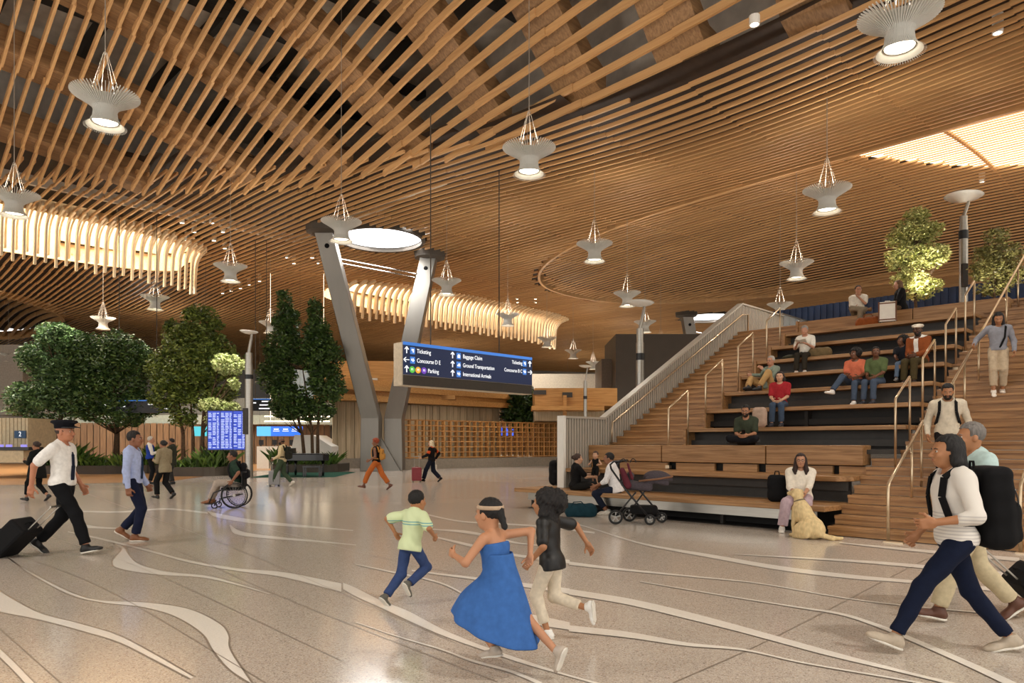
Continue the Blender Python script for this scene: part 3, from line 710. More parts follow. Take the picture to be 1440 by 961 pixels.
# ------------------------------------------------------------------ background buildings
def bx(px0, px1, py0, py1, D, dep, name, m, parent=None, mb=None, grow=0):
    a = atd(px0, py1, D); c = atd(px1, py0, D); q = mb or MB(); q.box(a.x, c.x, D, D+dep, a.z, c.z)
    return q if mb else q.build(name, m, parent)
# timber kiosk behind the column
kio = tag(empty('timber_kiosk'), 'kiosk clad in vertical beige boards behind the steel column', 'kiosk')
M_GOLD = wood('gold_timber', '#c89555', '#a87439', stretch=(.4, 6, 8), rough=.5)
def boards(P, Qp, z0, z1, pitch, name, m, parent, th=.06, gap=.02):
    b = MB(); P = Vector(P); Qp = Vector(Qp); L_ = (Qp-P).length; d = (Qp-P)/L_; nrm = Vector((d.y, -d.x, 0)); n = int(L_/pitch)
    for i in range(n):
        a = P+d*(i*pitch+gap/2); c = P+d*((i+1)*pitch-gap/2); t = th*(1+.6*(i % 2))
        b.add([a+Vector((0, 0, z0)), c+Vector((0, 0, z0)), c+nrm*t+Vector((0, 0, z0)), a+nrm*t+Vector((0, 0, z0)),
               a+Vector((0, 0, z1)), c+Vector((0, 0, z1)), c+nrm*t+Vector((0, 0, z1)), a+nrm*t+Vector((0, 0, z1))], MB.BF)
    b.box(-.01, .01, -.01, .01, 0, .01, Matrix.Translation(P+Vector((0, .1, .1))))
    return b.build(name, m, parent)
A = atd(467, 0, 42.5); A.z = 0; B = atd(702, 0, 52); B.z = 0; A2 = Vector((A.x+.5, 47, 0))
boards((A.x, A.y, 0), (B.x, B.y, 0), .6, 4.05, .3, 'cladding', M_BEIGE, kio)
b = MB(); b.add([(A.x, A.y+.05, 0), (B.x, B.y+.05, 0), (B.x, B.y+6, 0), (A.x, A.y+6, 0), (A.x, A.y+.05, 4.1), (B.x, B.y+.05, 4.1), (B.x, B.y+6, 4.1), (A.x, A.y+6, 4.1)], MB.BF); part(b, 'wall_panel', M_BEIGE, kio)
b = MB(); d = (B-A).normalized(); nn = Vector((d.y, -d.x, 0)); P1 = A+nn*.12; P2 = B+nn*.12+d*1.6
b.add([P1, P2, P2-nn*.2, P1-nn*.2]+[p+Vector((0, 0, .62)) for p in (P1, P2, P2-nn*.2, P1-nn*.2)], MB.BF); part(b, 'stone_plinth', mat('grey_stone', '#8d8375', .6), kio)
for i, (z0, z1, o_) in enumerate(((4.1, 4.45, .9), (4.45, 4.75, .6), (4.75, 5.1, .9), (5.1, 5.45, .5))):
    b = MB(); P1 = A+nn*o_-d*.2; P2 = B+nn*o_+d*1.9; b.add([p+Vector((0, 0, z0)) for p in (P1, P2, P2-nn*1.4, P1-nn*1.4)]+[p+Vector((0, 0, z1)) for p in (P1, P2, P2-nn*1.4, P1-nn*1.4)], MB.BF); part(b, 'roof_beam', M_GOLD, kio)
# upper balcony left of the column
bal = tag(empty('timber_balcony'), 'golden timber balcony with ventilation grilles above the kiosk', 'balcony')
b = bx(455, 640, 508, 563, 49, 5, 'x', None, mb=MB()); part(b, 'front_panel', M_GOLD, bal)
b = bx(440, 640, 556, 562, 47.5, 2, 'x', None, mb=MB()); part(b, 'ledge', M_GOLD, bal)
for x0, x1, y0, y1 in ((476, 494, 536, 546), (519, 531, 532, 541), (468, 486, 551, 557), (524, 540, 548, 556)):
    b = bx(x0, x1, y0, y1, 48.9, .15, 'x', None, mb=MB()); g = part(b, 'grille', M_DARK2, bal); q = MB()
    n = 7
    for i in range(n):
        xx = x0+(x1-x0)*(i+.5)/n; p = atd(xx, y1, 48.85); t = atd(xx, y0, 48.85); q.box(p.x-.03, p.x+.03, 48.8, 48.9, p.z, t.z)
    q.build('louvre', M_WHITE, g)
rb = tag(empty('timber_balcony'), 'golden timber balcony and eaves left of the stair wall', 'balcony')
for (x0, x1, y0, y1, D, dep, nm, m) in ((752, 868, 546, 571, 46, 6, 'front_panel', M_GOLD), (748, 850, 571, 577, 45, 2, 'ledge', M_GOLD), (752, 850, 577, 592, 47.5, 5, 'recess_panel', M_BEIGE),
                                 (750, 768, 549, 555, 45.9, .2, 'grille', M_DARK2), (791, 805, 552, 559, 45.9, .2, 'grille', M_DARK2), (752, 850, 590, 645, 50, 6, 'wall_panel', M_GOLD), (792, 797, 556, 645, 45.5, .4, 'post', M_GOLD)):
    b = bx(x0, x1, y0, y1, D, dep, 'x', None, mb=MB()); part(b, nm, m, rb)
# timber lattice screen
lat = tag(empty('lattice_screen'), 'open timber lattice screen on a low stone base, right of the column', 'screen')
LA = atd(566, 0, 41.5); LA.z = 0; LB = atd(793, 0, 50); LB.z = 0; d = (LB-LA).normalized(); L_ = (LB-LA).length; nn = Vector((d.y, -d.x, 0))
b = MB(); n = 27
for i in range(n+1):
    p = LA+d*(L_*i/n); b.bar((p.x, p.y, .62), (p.x, p.y, 2.95), .10, .10, d)
part(b, 'upright_bars', M_GOLD, lat)
b = MB()
for i in range(n):
    p = LA+d*(L_*(i+.5)/n)-nn*.5; b.bar((p.x, p.y, .62), (p.x, p.y, 2.9), .09, .09, d)
part(b, 'rear_bars', M_GOLD, lat)
for off, nm in ((0, 'cross_bars'), (.5, 'rear_cross_bars')):
    b = MB()
    for k in range(8):
        z = .68+k*.32; p = LA-nn*off; q = LB-nn*off; b.bar((p.x, p.y, z), (q.x, q.y, z), .16, .06)
    part(b, nm, M_GOLD, lat)
b = MB(); P1 = LA+nn*.2; P2 = LB+nn*.2
b.add([P1, P2, P2-nn*.9, P1-nn*.9]+[p+Vector((0, 0, .6)) for p in (P1, P2, P2-nn*.9, P1-nn*.9)], MB.BF); part(b, 'stone_base', mat('grey_stone', '#8d8375', .6), lat)
bb = MB(); bx(566, 800, 560, 640, 60, 1, 'x', None, mb=bb); tag(bb.build('timber_partition', wood('brown_partition', '#8c6a48', '#6b4c30', stretch=(6, 6, .4))), 'brown timber partition seen through the lattice screen', 'partition')
mon = tag(empty('wall_monitor'), 'blue monitor glowing behind the right part of the lattice', 'monitor')
b = bx(705, 724, 600, 613, 53, .1, 'x', None, mb=MB()); part(b, 'screen', emit('screen_blue', '#3550c0', 2.2), mon); b = bx(704, 725, 599, 614, 53.11, .1, 'x', None, mb=MB()); part(b, 'casing', M_BLACK, mon)
# dark core behind the stair wall
co = MB(); bx(866, 1010, 470, 640, 50, 6, 'x', None, mb=co); tag(co.build('lift_core', M_CONC), 'dark grey panelled core wall behind the ribbed stair wall', 'wall')
co = MB(); bx(846, 872, 505, 640, 52, 4, 'x', None, mb=co); tag(co.build('core_annex', mat('mid_grey_panel', '#6a6055', .7)), 'lower grey panelled block left of the dark core wall', 'wall')
co = MB(); bx(690, 866, 526, 646, 70, 3, 'x', None, mb=co); fa = tag(co.build('panelled_facade', mat('pale_panel', '#b8b0a2', .7)), 'pale panelled wall far behind the timber balcony', 'wall')
so = MB(); so.box(14, 60, 50, 66, 9.2, 9.6); 
# left background
bk = tag(empty('ticket_hall_front'), 'long facade of vertical brown boards with a pale band behind the trees', 'facade')
PA = atd(40, 0, 50); PB = atd(470, 0, 54); PA.z = PB.z = 0
boards(PA, PB, 0, 3.0, .42, 'cladding', wood('brown_cladding', '#8a6c4c', '#6a4e34', stretch=(6, 6, .4)), bk, gap=.05)
for (x0, x1, y0, y1, D, dep, nm, m) in ((40, 470, 584, 597, 52, 3, 'pale_band', mat('greenish_plaster', '#a9b2a6', .7)), (-10, 470, 560, 584, 56, 3, 'upper_band', mat('mid_plaster', '#8c8a82', .7)),
                                        (330, 470, 560, 600, 58, 1, 'glass_front', mat('hazy_glass', '#b8c4c6', .3)), (-10, 470, 596, 655, 58, 1, 'rear_wall', M_CONC)):
    b = bx(x0, x1, y0, y1, D, dep, 'x', None, mb=MB()); part(b, nm, m, bk)
gw = MB(); bx(-60, 32, 485, 650, 60, 2, 'x', None, mb=gw); tag(gw.build('plain_wall', mat('light_grey_wall', '#a09a92', .8)), 'plain light grey wall at the far left', 'wall')
dw = MB(); bx(320, 420, 520, 648, 62, 2, 'x', None, mb=dw); tag(dw.build('dark_facade', mat('dark_slate', '#4a4d50', .6)), 'dark slate facade between the middle trees', 'wall')
gl = MB(); bx(395, 455, 520, 649, 60, 1, 'x', None, mb=gl); tag(gl.build('glazed_wall', mat('pale_glazing', '#9fb0ba', .25)), 'pale glazed wall left of the kiosk', 'wall')
for i, (x0, x1, y) in enumerate(((372, 463, 585), (372, 463, 592))):
    b = MB(); bx(x0, x1, y, y+1.6, 49, .1, 'x', None, mb=b); [b.tube([(atd(x_, y, 49).x, 49.05, atd(x_, y, 49).z), (atd(x_, y, 49).x, 49.05, 13.4)], .006, 5) for x_ in (380, 455)]; tag(b.build('linear_light', emit('tube_light', '#ffe9c8', 5)), ('upper' if i == 0 else 'lower')+' long tube light over the check-in desks', 'light')
# gate two hut and desk
h2 = tag(empty('gate_hut'), 'cream ribbed hut with a square blue number sign at the left edge', 'hut')
D2 = 32; b = MB(); bx(-30, 39, 588, 641, D2, 2, 'x', None, mb=b); part(b, 'wall_panel', mat('cream_panel', '#cdbf9f', .6), h2)
b = MB()
for i in range(12):
    x = -25+i*5.5; p = atd(x, 641, D2); t = atd(x, 588, D2); b.box(p.x-.012, p.x+.012, D2-.02, D2, p.z, t.z)
part(b, 'joints', M_BEIGE, h2)
b = MB(); bx(20, 36, 606, 616.5, D2-.06, .05, 'x', None, mb=b); s2 = part(b, 'number_sign', mat('sign_petrol', '#1f4b73', .5), h2, 'square blue sign')
c = atd(28, 611, D2-.07); text('2', .30, emit('sign_white', '#f4f6f8', .9), s2, tuple(c), align='CENTER')
dsk = tag(empty('service_desk'), 'cream service desk with purple-lit monitors at the left edge', 'desk')
b = MB(); bx(-30, 33, 634, 651, 31, .9, 'x', None, mb=b); part(b, 'counter', mat('cream_panel', '#cdbf9f', .6), dsk)
b = MB(); bx(-30, 40, 629, 633.5, 30.9, 1, 'x', None, mb=b); part(b, 'worktop', M_BPLAS, dsk)
for x in (0, 12, 33):
    b = MB(); bx(x-4, x+4, 625.5, 629, 31, .06, 'x', None, mb=b); part(b, 'monitor', emit('screen_violet', '#8f86d8', .9), dsk)
# departure boards
fb = tag(empty('flight_board'), 'large blue flight information board of three columns by the lamp post', 'information board')
D3 = 33; b = MB(); bx(291, 346, 577, 634, D3, .25, 'x', None, mb=b); part(b, 'casing', M_BPLAS, fb)
for j in range(3):
    x0 = 292.5+j*17.8; x1 = x0+16.8
    b = MB(); bx(x0, x1, 578.5, 632.5, D3-.03, .03, 'x', None, mb=b); pn = part(b, 'display_panel', emit('board_blue', '#2f45a8', 1.0), fb)
    b = MB()
    random.seed(j)
    for r in range(22):
        y = 581+r*2.3
        for (a0, a1) in ((.5, 5.5), (6.5, 11.5), (12.5, 16)):
            if random.random() < .9: bx(x0+a0, x0+a1-random.random()*1.5, y, y+1.1, D3-.035, .004, 'x', None, mb=b)
    part(b, 'text_rows', emit('board_text', '#b7c3f0', 1.0), pn)
def smallsign(px0, px1, py0, py1, D, label, rows_):
    s = tag(empty('overhead_sign'), label, 'sign')
    b = MB(); bx(px0, px1, py0, py1, D, .2, 'x', None, mb=b); part(b, 'sign_face', mat('sign_black', '#23262c', .5), s)
    b = MB(); bx(px0, px1, py0, py0+1.2, D-.02, .02, 'x', None, mb=b); part(b, 'top_strip', M_BLUE, s)
    b = MB()
    for f in (.2, .8): c_ = atd(px0+(px1-px0)*f, py0, D+.1); b.tube([c_, (c_.x, c_.y, 13.5)], .02, 6)
    part(b, 'hanger_rods', M_CONC, s); b = MB()
    for (x0, x1, y) in rows_: bx(x0, x1, y, y+1.6, D-.03, .02, 'x', None, mb=b)
    part(b, 'lettering', M_LET, s)
smallsign(150, 238, 563, 581, 36, 'dark overhead sign with white lettering behind the second tree', [(208, 217, 568), (222, 230, 568), (226, 237, 574), (145, 152, 569), (170, 176, 571)])
smallsign(354, 380, 561, 578, 40, 'dark overhead sign right of the lamp post', [(368, 378, 564), (365, 378, 569), (364, 379, 574), (356, 360, 566)])
for (x0, x1, lab, col) in ((361, 381, 'light blue video wall panel left of the check-in desks', '#4f9fd0'), (381, 425, 'royal blue video wall with white text above the check-in desks', '#2a62c8'), (272, 292, 'teal video screen behind the third tree', '#3a9aa8')):
    s = tag(empty('video_screen'), lab, 'screen')
    b = MB(); [b.tube([(atd(x_, 600, 45).x, 45.15, atd(x_, 601, 45).z), (atd(x_, 600, 45).x, 45.15, 13.4)], .007, 5) for x_ in (x0+3, x1-4)]; part(b, 'hanger_rods', M_CONC, s)
    b = MB(); bx(x0, x1-.4, 600, 613.5, 45, .2, 'x', None, mb=b); part(b, 'screen', emit('screen_'+col[1:], col, 1.3), s)
    if x0 == 381:
        b = MB()
        for i in range(3): bx(385+i*13, 392+i*13, 603, 604.6, 44.97, .02, 'x', None, mb=b); bx(384+i*13, 393+i*13, 606, 607, 44.97, .02, 'x', None, mb=b)
        part(b, 'lettering', M_LET, s)
for i, (x0, x1) in enumerate(((361, 378), (380, 402), (404, 424))):
    k = tag(empty('check_in_desk'), 'pale check-in desk with a dark monitor, %s of three under the blue screens' % ['left', 'middle', 'right'][i], 'desk', 'check-in desks')
    b = MB(); bx(x0, x1, 628, 659.4, 43, 1, 'x', None, mb=b); part(b, 'counter', M_WHITE, k)
    b = MB(); bx(x0+3, x0+9, 619, 626, 43.2, .1, 'x', None, mb=b); bx(x0+5.5, x0+6.5, 625, 629, 43.25, .1, 'x', None, mb=b); part(b, 'monitor', M_BPLAS, k)
pv = MB(); a = atd(404, 655, 41); c = atd(466, 655, 41); t1 = atd(414, 612, 41); t2 = atd(440, 612, 41); t3 = atd(466, 628, 41)
pv.prism([(a.x, 0), (c.x, 0), (c.x, t3.z), (t2.x, t2.z), (t1.x, t1.z)], 41, 44, lambda x, y, t: (x, t, y)); tag(pv.build('white_pavilion', M_WHITE), 'white faceted pavilion wall behind the piano', 'pavilion')
# lamp posts
def lamp_post(px, D, ytop, label, s=1.0, flip=1, ybase=None, zb=0.0, r=.17):
    c = atd(px, 600, D); z1 = EYE+(HY-ytop)/FPX*D-zb; e = tag(empty('street_lamp', (c.x, D, zb)), label, 'street lamp')
    b = MB(); b.tube([(0, 0, 0), (0, 0, z1*.78)], r, 20); part(b, 'pole', M_STEEL, e, smooth=False)
    b = MB(); b.tube([(0, 0, z1*.72), (0, 0, z1*.86)], r*.9, 20); b.tube([(0, 0, z1*.86), (.15*flip*s, 0, z1*.95), (.2*flip*s, 0, z1-.05)], [r*.45, r*.4, r*.3], 12); part(b, 'arm', M_STEEL, e)
    b = MB(); b.lathe([(.0, -.12), (.25, -.08), (.5, .0), (.62, .08), (.60, .10), (.3, .02), (.0, -.02)], (0, 0, 0), 32, Matrix.Rotation(.06*flip, 3, 'Y')); o = part(b, 'reflector_dish', M_WHITE, e, smooth=True); o.location = (-.0*flip, 0, z1); o.scale = (s, s, s)
    b = MB(); b.lathe([(r*1.12, 0), (r*1.12, .3*s)], (0, 0, z1*.68), 20); part(b, 'camera_band', M_BPLAS, e)
    b = MB(); b.box(-r*1.1, r*.2, -r-.06, -r+.04, z1*.30, z1*.48); part(b, 'speaker_grille', M_DARK2, e)
    return e
lamp_post(350, 31, 468, 'tall steel street lamp beside the flight board', .64)
lamp_post(900, 30, 428, 'tall steel street lamp behind the ribbed stair wall', .95)
lamp_post(823, 44, 516, 'small thin far street lamp over the timber balcony', .65, r=.11)
lamp_post(1355, 21.5, 279, 'tall steel street lamp on the upper level between two trees', .85, zb=5.05, r=.12)
# ------------------------------------------------------------------ sculpting toolkit: implicit shapes meshed with surface nets
def surf(f, lo, hi, h):
    lo = np.array(lo, np.float32); hi = np.array(hi, np.float32); n = np.maximum(np.ceil((hi-lo)/h).astype(int)+1, 3)
    ax = [lo[i]+h*np.arange(n[i], dtype=np.float32) for i in range(3)]
    X, Y, Z = np.meshgrid(*ax, indexing='ij'); P = np.stack([X, Y, Z], -1)
    D = f(P).astype(np.float32)
    D[0] = np.maximum(D[0], 1e-4); D[-1] = np.maximum(D[-1], 1e-4); D[:, 0] = np.maximum(D[:, 0], 1e-4); D[:, -1] = np.maximum(D[:, -1], 1e-4); D[:, :, 0] = np.maximum(D[:, :, 0], 1e-4); D[:, :, -1] = np.maximum(D[:, :, -1], 1e-4)
    S = D < 0; nx, ny, nz = n-1
    acc = np.zeros((nx, ny, nz, 3), np.float32); cnt = np.zeros((nx, ny, nz), np.float32)
    base = P[:-1, :-1, :-1]
    E = [((0, b, c), (1, b, c), 0) for b in (0, 1) for c in (0, 1)]+[((a, 0, c), (a, 1, c), 1) for a in (0, 1) for c in (0, 1)]+[((a, b, 0), (a, b, 1), 2) for a in (0, 1) for b in (0, 1)]
    for p, q, axn in E:
        d0 = D[p[0]:p[0]+nx, p[1]:p[1]+ny, p[2]:p[2]+nz]; d1 = D[q[0]:q[0]+nx, q[1]:q[1]+ny, q[2]:q[2]+nz]
        m = (d0 < 0) != (d1 < 0); t = np.where(m, d0/np.where(m, d0-d1, 1), 0); off = np.array(p, np.float32)
        for k in range(3): acc[..., k] += np.where(m, (off[k]+(t if k == axn else 0)), 0)
        cnt += m
    act = cnt > 0; idx = -np.ones((nx, ny, nz), int); idx[act] = np.arange(act.sum())
    V = base[act]+acc[act]/cnt[act][:, None]*h; F = []
    s0, s1 = S[:-1, 1:-1, 1:-1], S[1:, 1:-1, 1:-1]; m = s0 != s1; I = np.argwhere(m); fl = s0[m]
    if len(I):
        i, j, k = I.T; j = j+1; k = k+1; q = np.stack([idx[i, j-1, k-1], idx[i, j, k-1], idx[i, j, k], idx[i, j-1, k]], 1); F.append(np.where(fl[:, None], q, q[:, ::-1]))
    s0, s1 = S[1:-1, :-1, 1:-1], S[1:-1, 1:, 1:-1]; m = s0 != s1; I = np.argwhere(m); fl = s0[m]
    if len(I):
        i, j, k = I.T; i = i+1; k = k+1; q = np.stack([idx[i-1, j, k-1], idx[i-1, j, k], idx[i, j, k], idx[i, j, k-1]], 1); F.append(np.where(fl[:, None], q, q[:, ::-1]))
    s0, s1 = S[1:-1, 1:-1, :-1], S[1:-1, 1:-1, 1:]; m = s0 != s1; I = np.argwhere(m); fl = s0[m]
    if len(I):
        i, j, k = I.T; i = i+1; j = j+1; q = np.stack([idx[i-1, j-1, k], idx[i, j-1, k], idx[i, j, k], idx[i-1, j, k]], 1); F.append(np.where(fl[:, None], q, q[:, ::-1]))
    F = np.concatenate(F) if F else np.zeros((0, 4), int)
    return V, F
def smesh(name, VF, m, parent=None, mats=None):
    vs = []; fs = []; mi = []; o = 0
    for k, (V, F) in enumerate(VF): vs.append(V); fs.append(F+o); o += len(V); mi += [k]*len(F)
    V = np.concatenate(vs); F = np.concatenate(fs)
    me = bpy.data.meshes.new(name); me.vertices.add(len(V)); me.vertices.foreach_set('co', V.astype(np.float32).ravel())
    me.loops.add(len(F)*4); me.loops.foreach_set('vertex_index', F.astype(np.int32).ravel())
    me.polygons.add(len(F)); me.polygons.foreach_set('loop_start', np.arange(len(F), dtype=np.int32)*4)
    me.update(calc_edges=True); me.validate(); me.shade_smooth(); me.materials.append(m)
    ob = bpy.data.objects.new(name, me); COL.objects.link(ob)
    if parent: ob.parent = parent
    return ob
A3 = lambda v: np.array(v, np.float32)
def rc(P, a, b, ra, rb):                # tapered capsule
    a = A3(a); b = A3(b); ab = b-a; L2 = max(float(ab@ab), 1e-9); t = np.clip(((P-a)@ab)/L2, 0, 1)
    return np.linalg.norm(P-a-t[..., None]*ab, axis=-1)-(ra+(rb-ra)*t)
def el(P, c, r, R=None):                # ellipsoid; R rows = its axes
    q = P-A3(c)
    if R is not None: q = q@R.T
    r = A3(r); k0 = np.linalg.norm(q/r, axis=-1); k1 = np.linalg.norm(q/(r*r), axis=-1); return k0*(k0-1)/np.maximum(k1, 1e-6)
def bxs(P, c, s, R=None, rd=.01):       # rounded box, s = half sizes
    q = P-A3(c)
    if R is not None: q = q@R.T
    q = np.abs(q)-(A3(s)-rd); return np.linalg.norm(np.maximum(q, 0), axis=-1)+np.minimum(q.max(-1), 0)-rd
def sm(k, *ds):
    d = ds[0]
    for e in ds[1:]:
        h = np.maximum(k-np.abs(d-e), 0)/k; d = np.minimum(d, e)-h*h*k*.25
    return d
def smx(k, a, b): return -sm(k, -a, -b)
def wr(P, amp, f, seed=0):              # cloth folds
    x, y, z = P[..., 0], P[..., 1], P[..., 2]
    return amp*(np.sin(f*z+f*.6*x*np.sin(seed+1)+seed)*np.sin(f*.55*y+f*.8*x+seed*2)+.5*np.sin(f*1.9*x+f*1.3*z+seed))
def unit(v): v = np.array(v, float); return v/max(np.linalg.norm(v), 1e-9)
def rotz(a): c, s = math.cos(a), math.sin(a); return np.array([[c, -s, 0], [s, c, 0], [0, 0, 1.]])
def rotx(a): c, s = math.cos(a), math.sin(a); return np.array([[1, 0, 0], [0, c, -s], [0, s, c.real]])
def roty(a): c, s = math.cos(a), math.sin(a); return np.array([[c, 0, s], [0, 1, 0], [-s, 0, c]])
def ik(a, t, l1, l2, pole):
    a = np.array(a, float); t = np.array(t, float); d = t-a; L_ = np.linalg.norm(d); mx = (l1+l2)*.995
    if L_ > mx: t = a+d/L_*mx; d = t-a; L_ = mx
    if L_ < abs(l1-l2)+.02: L_ = abs(l1-l2)+.02
    u = d/np.linalg.norm(d); c = (l1*l1+L_*L_-l2*l2)/(2*L_); hh = math.sqrt(max(l1*l1-c*c, 0))
    p = np.array(pole, float); p = p-u*(p@u); p = unit(p) if np.linalg.norm(p) > 1e-4 else unit(np.cross(u, [1, 0, 0]))
    return a+u*c+p*hh, t
def skin_mat(c): return mat('skin_'+c.lstrip('#'), c, .5, var=.05, scale=20, sss=.0)
def cloth_mat(c, rough=.85): return mat('cloth_'+c.lstrip('#'), c, rough, var=.10, scale=25)
def stripe_mat(name, c1, c2, freq, lo=0., hi=1.):
    if name in MC: return MC[name]
    m = mat(name, c1, .85); nt = m.node_tree; n = nt.nodes; L = nt.links; b = n['Principled BSDF']
    tc = n.new('ShaderNodeTexCoord'); sp = n.new('ShaderNodeSeparateXYZ'); L.new(tc.outputs['Object'], sp.inputs[0])
    ma = n.new('ShaderNodeMath'); ma.operation = 'MULTIPLY'; ma.inputs[1].default_value = freq; L.new(sp.outputs['Z'], ma.inputs[0])
    fr = n.new('ShaderNodeMath'); fr.operation = 'FRACT'; L.new(ma.outputs[0], fr.inputs[0])
    gt = n.new('ShaderNodeMath'); gt.operation = 'GREATER_THAN'; gt.inputs[1].default_value = .6; L.new(fr.outputs[0], gt.inputs[0])
    a1 = n.new('ShaderNodeMath'); a1.operation = 'GREATER_THAN'; a1.inputs[1].default_value = lo; L.new(sp.outputs['Z'], a1.inputs[0])
    a2 = n.new('ShaderNodeMath'); a2.operation = 'LESS_THAN'; a2.inputs[1].default_value = hi; L.new(sp.outputs['Z'], a2.inputs[0])
    m1 = n.new('ShaderNodeMath'); m1.operation = 'MULTIPLY'; L.new(a1.outputs[0], m1.inputs[0]); L.new(a2.outputs[0], m1.inputs[1])
    m2 = n.new('ShaderNodeMath'); m2.operation = 'MULTIPLY'; L.new(m1.outputs[0], m2.inputs[0]); L.new(gt.outputs[0], m2.inputs[1])
    mx = n.new('ShaderNodeMixRGB'); L.new(m2.outputs[0], mx.inputs[0]); mx.inputs[1].default_value = (*srgb(c1), 1); mx.inputs[2].default_value = (*srgb(c2), 1)
    L.new(mx.outputs[0], b.inputs['Base Color']); return m

def person(label, loc, yaw, H=1.72, group=None, pelvis=(0, 0, .93), lean=0.0, side=0.0, twist=0.0, aL=(-.10, 0, .085), aR=(.10, 0, .085), wL=None, wR=None,
           kL=(0, 1, .1), kR=(0, 1, .1), eL=(-.5, -1, -.3), eR=(.5, -1, -.3), fL=0.0, fR=0.0, ftL=None, ftR=None, look=(0, 0), skin='#b98263', hair=('short', '#1c1512'),
           top=('#dddddd', 'short'), bot=('#222222', 'long'), shoe='#222222', beard=None, build=1.0, hs=1.0, curl=.5, q=1, glasses=False, skirt=None, hat=None, neck=True, vest=None, extra=None, topmat=None, chub=1.0):
    """local frame: forward +Y, right +X, metres for a 1.72 m adult, scaled to H"""
    s = H/1.72; vx = {0: .024, 1: .017, 2: .0125}[q]
    vh = {0: .013, 1: .0085, 2: .0065}[q]
    bw = build
    T = rotz(twist)@roty(side)@rotx(-lean)        # torso basis: columns r,f,t
    r_, f_, t_ = T[:, 0], T[:, 1], T[:, 2]; pv = np.array(pelvis, float); W = lambda x, y, z: pv+r_*x+f_*y+t_*z
    hipL = pv+np.array([-.09, 0, -.03]); hipR = pv+np.array([.09, 0, -.03])
    if abs(twist) > .01: hipL = pv+rotz(twist*.5)@np.array([-.09, 0, -.03]); hipR = pv+rotz(twist*.5)@np.array([.09, 0, -.03])
    shL = W(-.178*bw, -.01, .420); shR = W(.178*bw, -.01, .420)
    knL, aL_ = ik(hipL, aL, .42, .415, kL); knR, aR_ = ik(hipR, aR, .42, .415, kR)
    if wL is None: wL = W(-.25, .03, -.10)
    if wR is None: wR = W(.25, .03, -.10)
    elL, wL_ = ik(shL, wL, .285, .25, eL); elR, wR_ = ik(shR, wR, .285, .25, eR)
    Rt = T.T.astype(np.float32); nb = W(0, .0, .46)
    hd = rotz(twist+look[0])@rotx(look[1]); hc = W(0, .02, .545)+hd@np.array([0, .012, .075*hs])    # head centre
    Rh = hd.T.astype(np.float32)
    def torso(P, o=0.0, k=.05):
        Q_ = (P-pv.astype(np.float32))@Rt.T
        return sm(k, el(Q_, (0, -.005, -.01), (.158*bw*chub+o, .115*chub+o, .115+o)), el(Q_, (0, .012*chub, .15), (.137*bw*chub+o, .100*chub+o, .15+o)), el(Q_, (0, 0, .325), (.158*bw+o, .112+o, .165+o)),
                  rc(Q_, (-.138*bw, -.012, .420), (.138*bw, -.012, .420), .053+o, .053+o), rc(Q_, (-.13*bw, -.015, .435), (0, -.02, .475), .035+o, .045+o), rc(Q_, (.13*bw, -.015, .435), (0, -.02, .475), .035+o, .045+o))
    def arm(P, sh, el_, wr_, o=0.0, o2=None, frac=1.0):
        o2 = o if o2 is None else o2; e = el_+(wr_-el_)*frac if frac < 1 else wr_
        return sm(.02, rc(P, sh, el_, .050+o, .039+o2), rc(P, el_, e, .039+o2, .039+(.026-.039)*frac+o2))
    def leg(P, hip, kn, an, o=0.0, o2=None, frac=1.0):
        o2 = o if o2 is None else o2; e = kn+(an-kn)*frac
        return sm(.025, rc(P, hip, kn, .083*chub+o, .052+o2), rc(P, kn, e, .052+o2*.9, .052+(.034-.052)*frac+o2))
    vis_legs = bot[1] in ('short', 'none', 'mid') or skirt
    def body(P):
        d = torso(P, -.006)
        d = sm(.03, d, rc(P, W(0, -.005, .44), hc+hd@np.array([0, -.02, -.07]), .056*bw, .05), arm(P, shL, elL, wL_), arm(P, shR, elR, wR_))
        d = sm(.04, d, leg(P, hipL, knL, aL_), leg(P, hipR, knR, aR_))
        return d
    pts = np.array([hipL, hipR, knL, knR, aL_, aR_, shL, shR, elL, elR, wL_, wR_, W(0, 0, .5), pv]); lo = pts.min(0)-.15; hi = pts.max(0)+.15
    parts_ = [surf(body, lo, hi, vx)]
    def head(P):
        p = (P-hc.astype(np.float32))@Rh.T/hs
        d = sm(.035, el(p, (0, -.015, .03), (.076, .095, .092)), el(p, (0, .018, -.03), (.062, .074, .08)), el(p, (0, .03, -.082), (.042, .046, .035)))
        d = sm(.012, d, rc(p, (-.03, .078, .022), (.03, .078, .022), .010, .010)); d = sm(.02, d, el(p, (-.036, .07, -.03), (.022, .018, .02)), el(p, (.036, .07, -.03), (.022, .018, .02)))
        d = smx(.012, d, -np.minimum(el(p, (-.030, .100, .004), (.015, .018, .010)), el(p, (.030, .100, .004), (.015, .018, .010))))
        d = sm(.010, d, rc(p, (0, .088, .010), (0, .112, -.028), .007, .0125), el(p, (-.012, .098, -.032), (.009, .01, .007)), el(p, (.012, .098, -.032), (.009, .01, .007)))
        d = sm(.008, d, rc(p, (-.016, .088, -.058), (.016, .088, -.058), .007, .007), el(p, (0, .085, -.068), (.018, .012, .006)))
        d = sm(.010, d, el(p, (-.078, -.008, -.008), (.011, .020, .031)), el(p, (.078, -.008, -.008), (.011, .020, .031)))
        d = sm(.03, d, rc(p, (0, -.03, -.05), (0, -.035, -.15), .052, .052))
        return d*hs
    parts_.append(surf(head, hc-.16*hs, hc+.15*hs, vh))
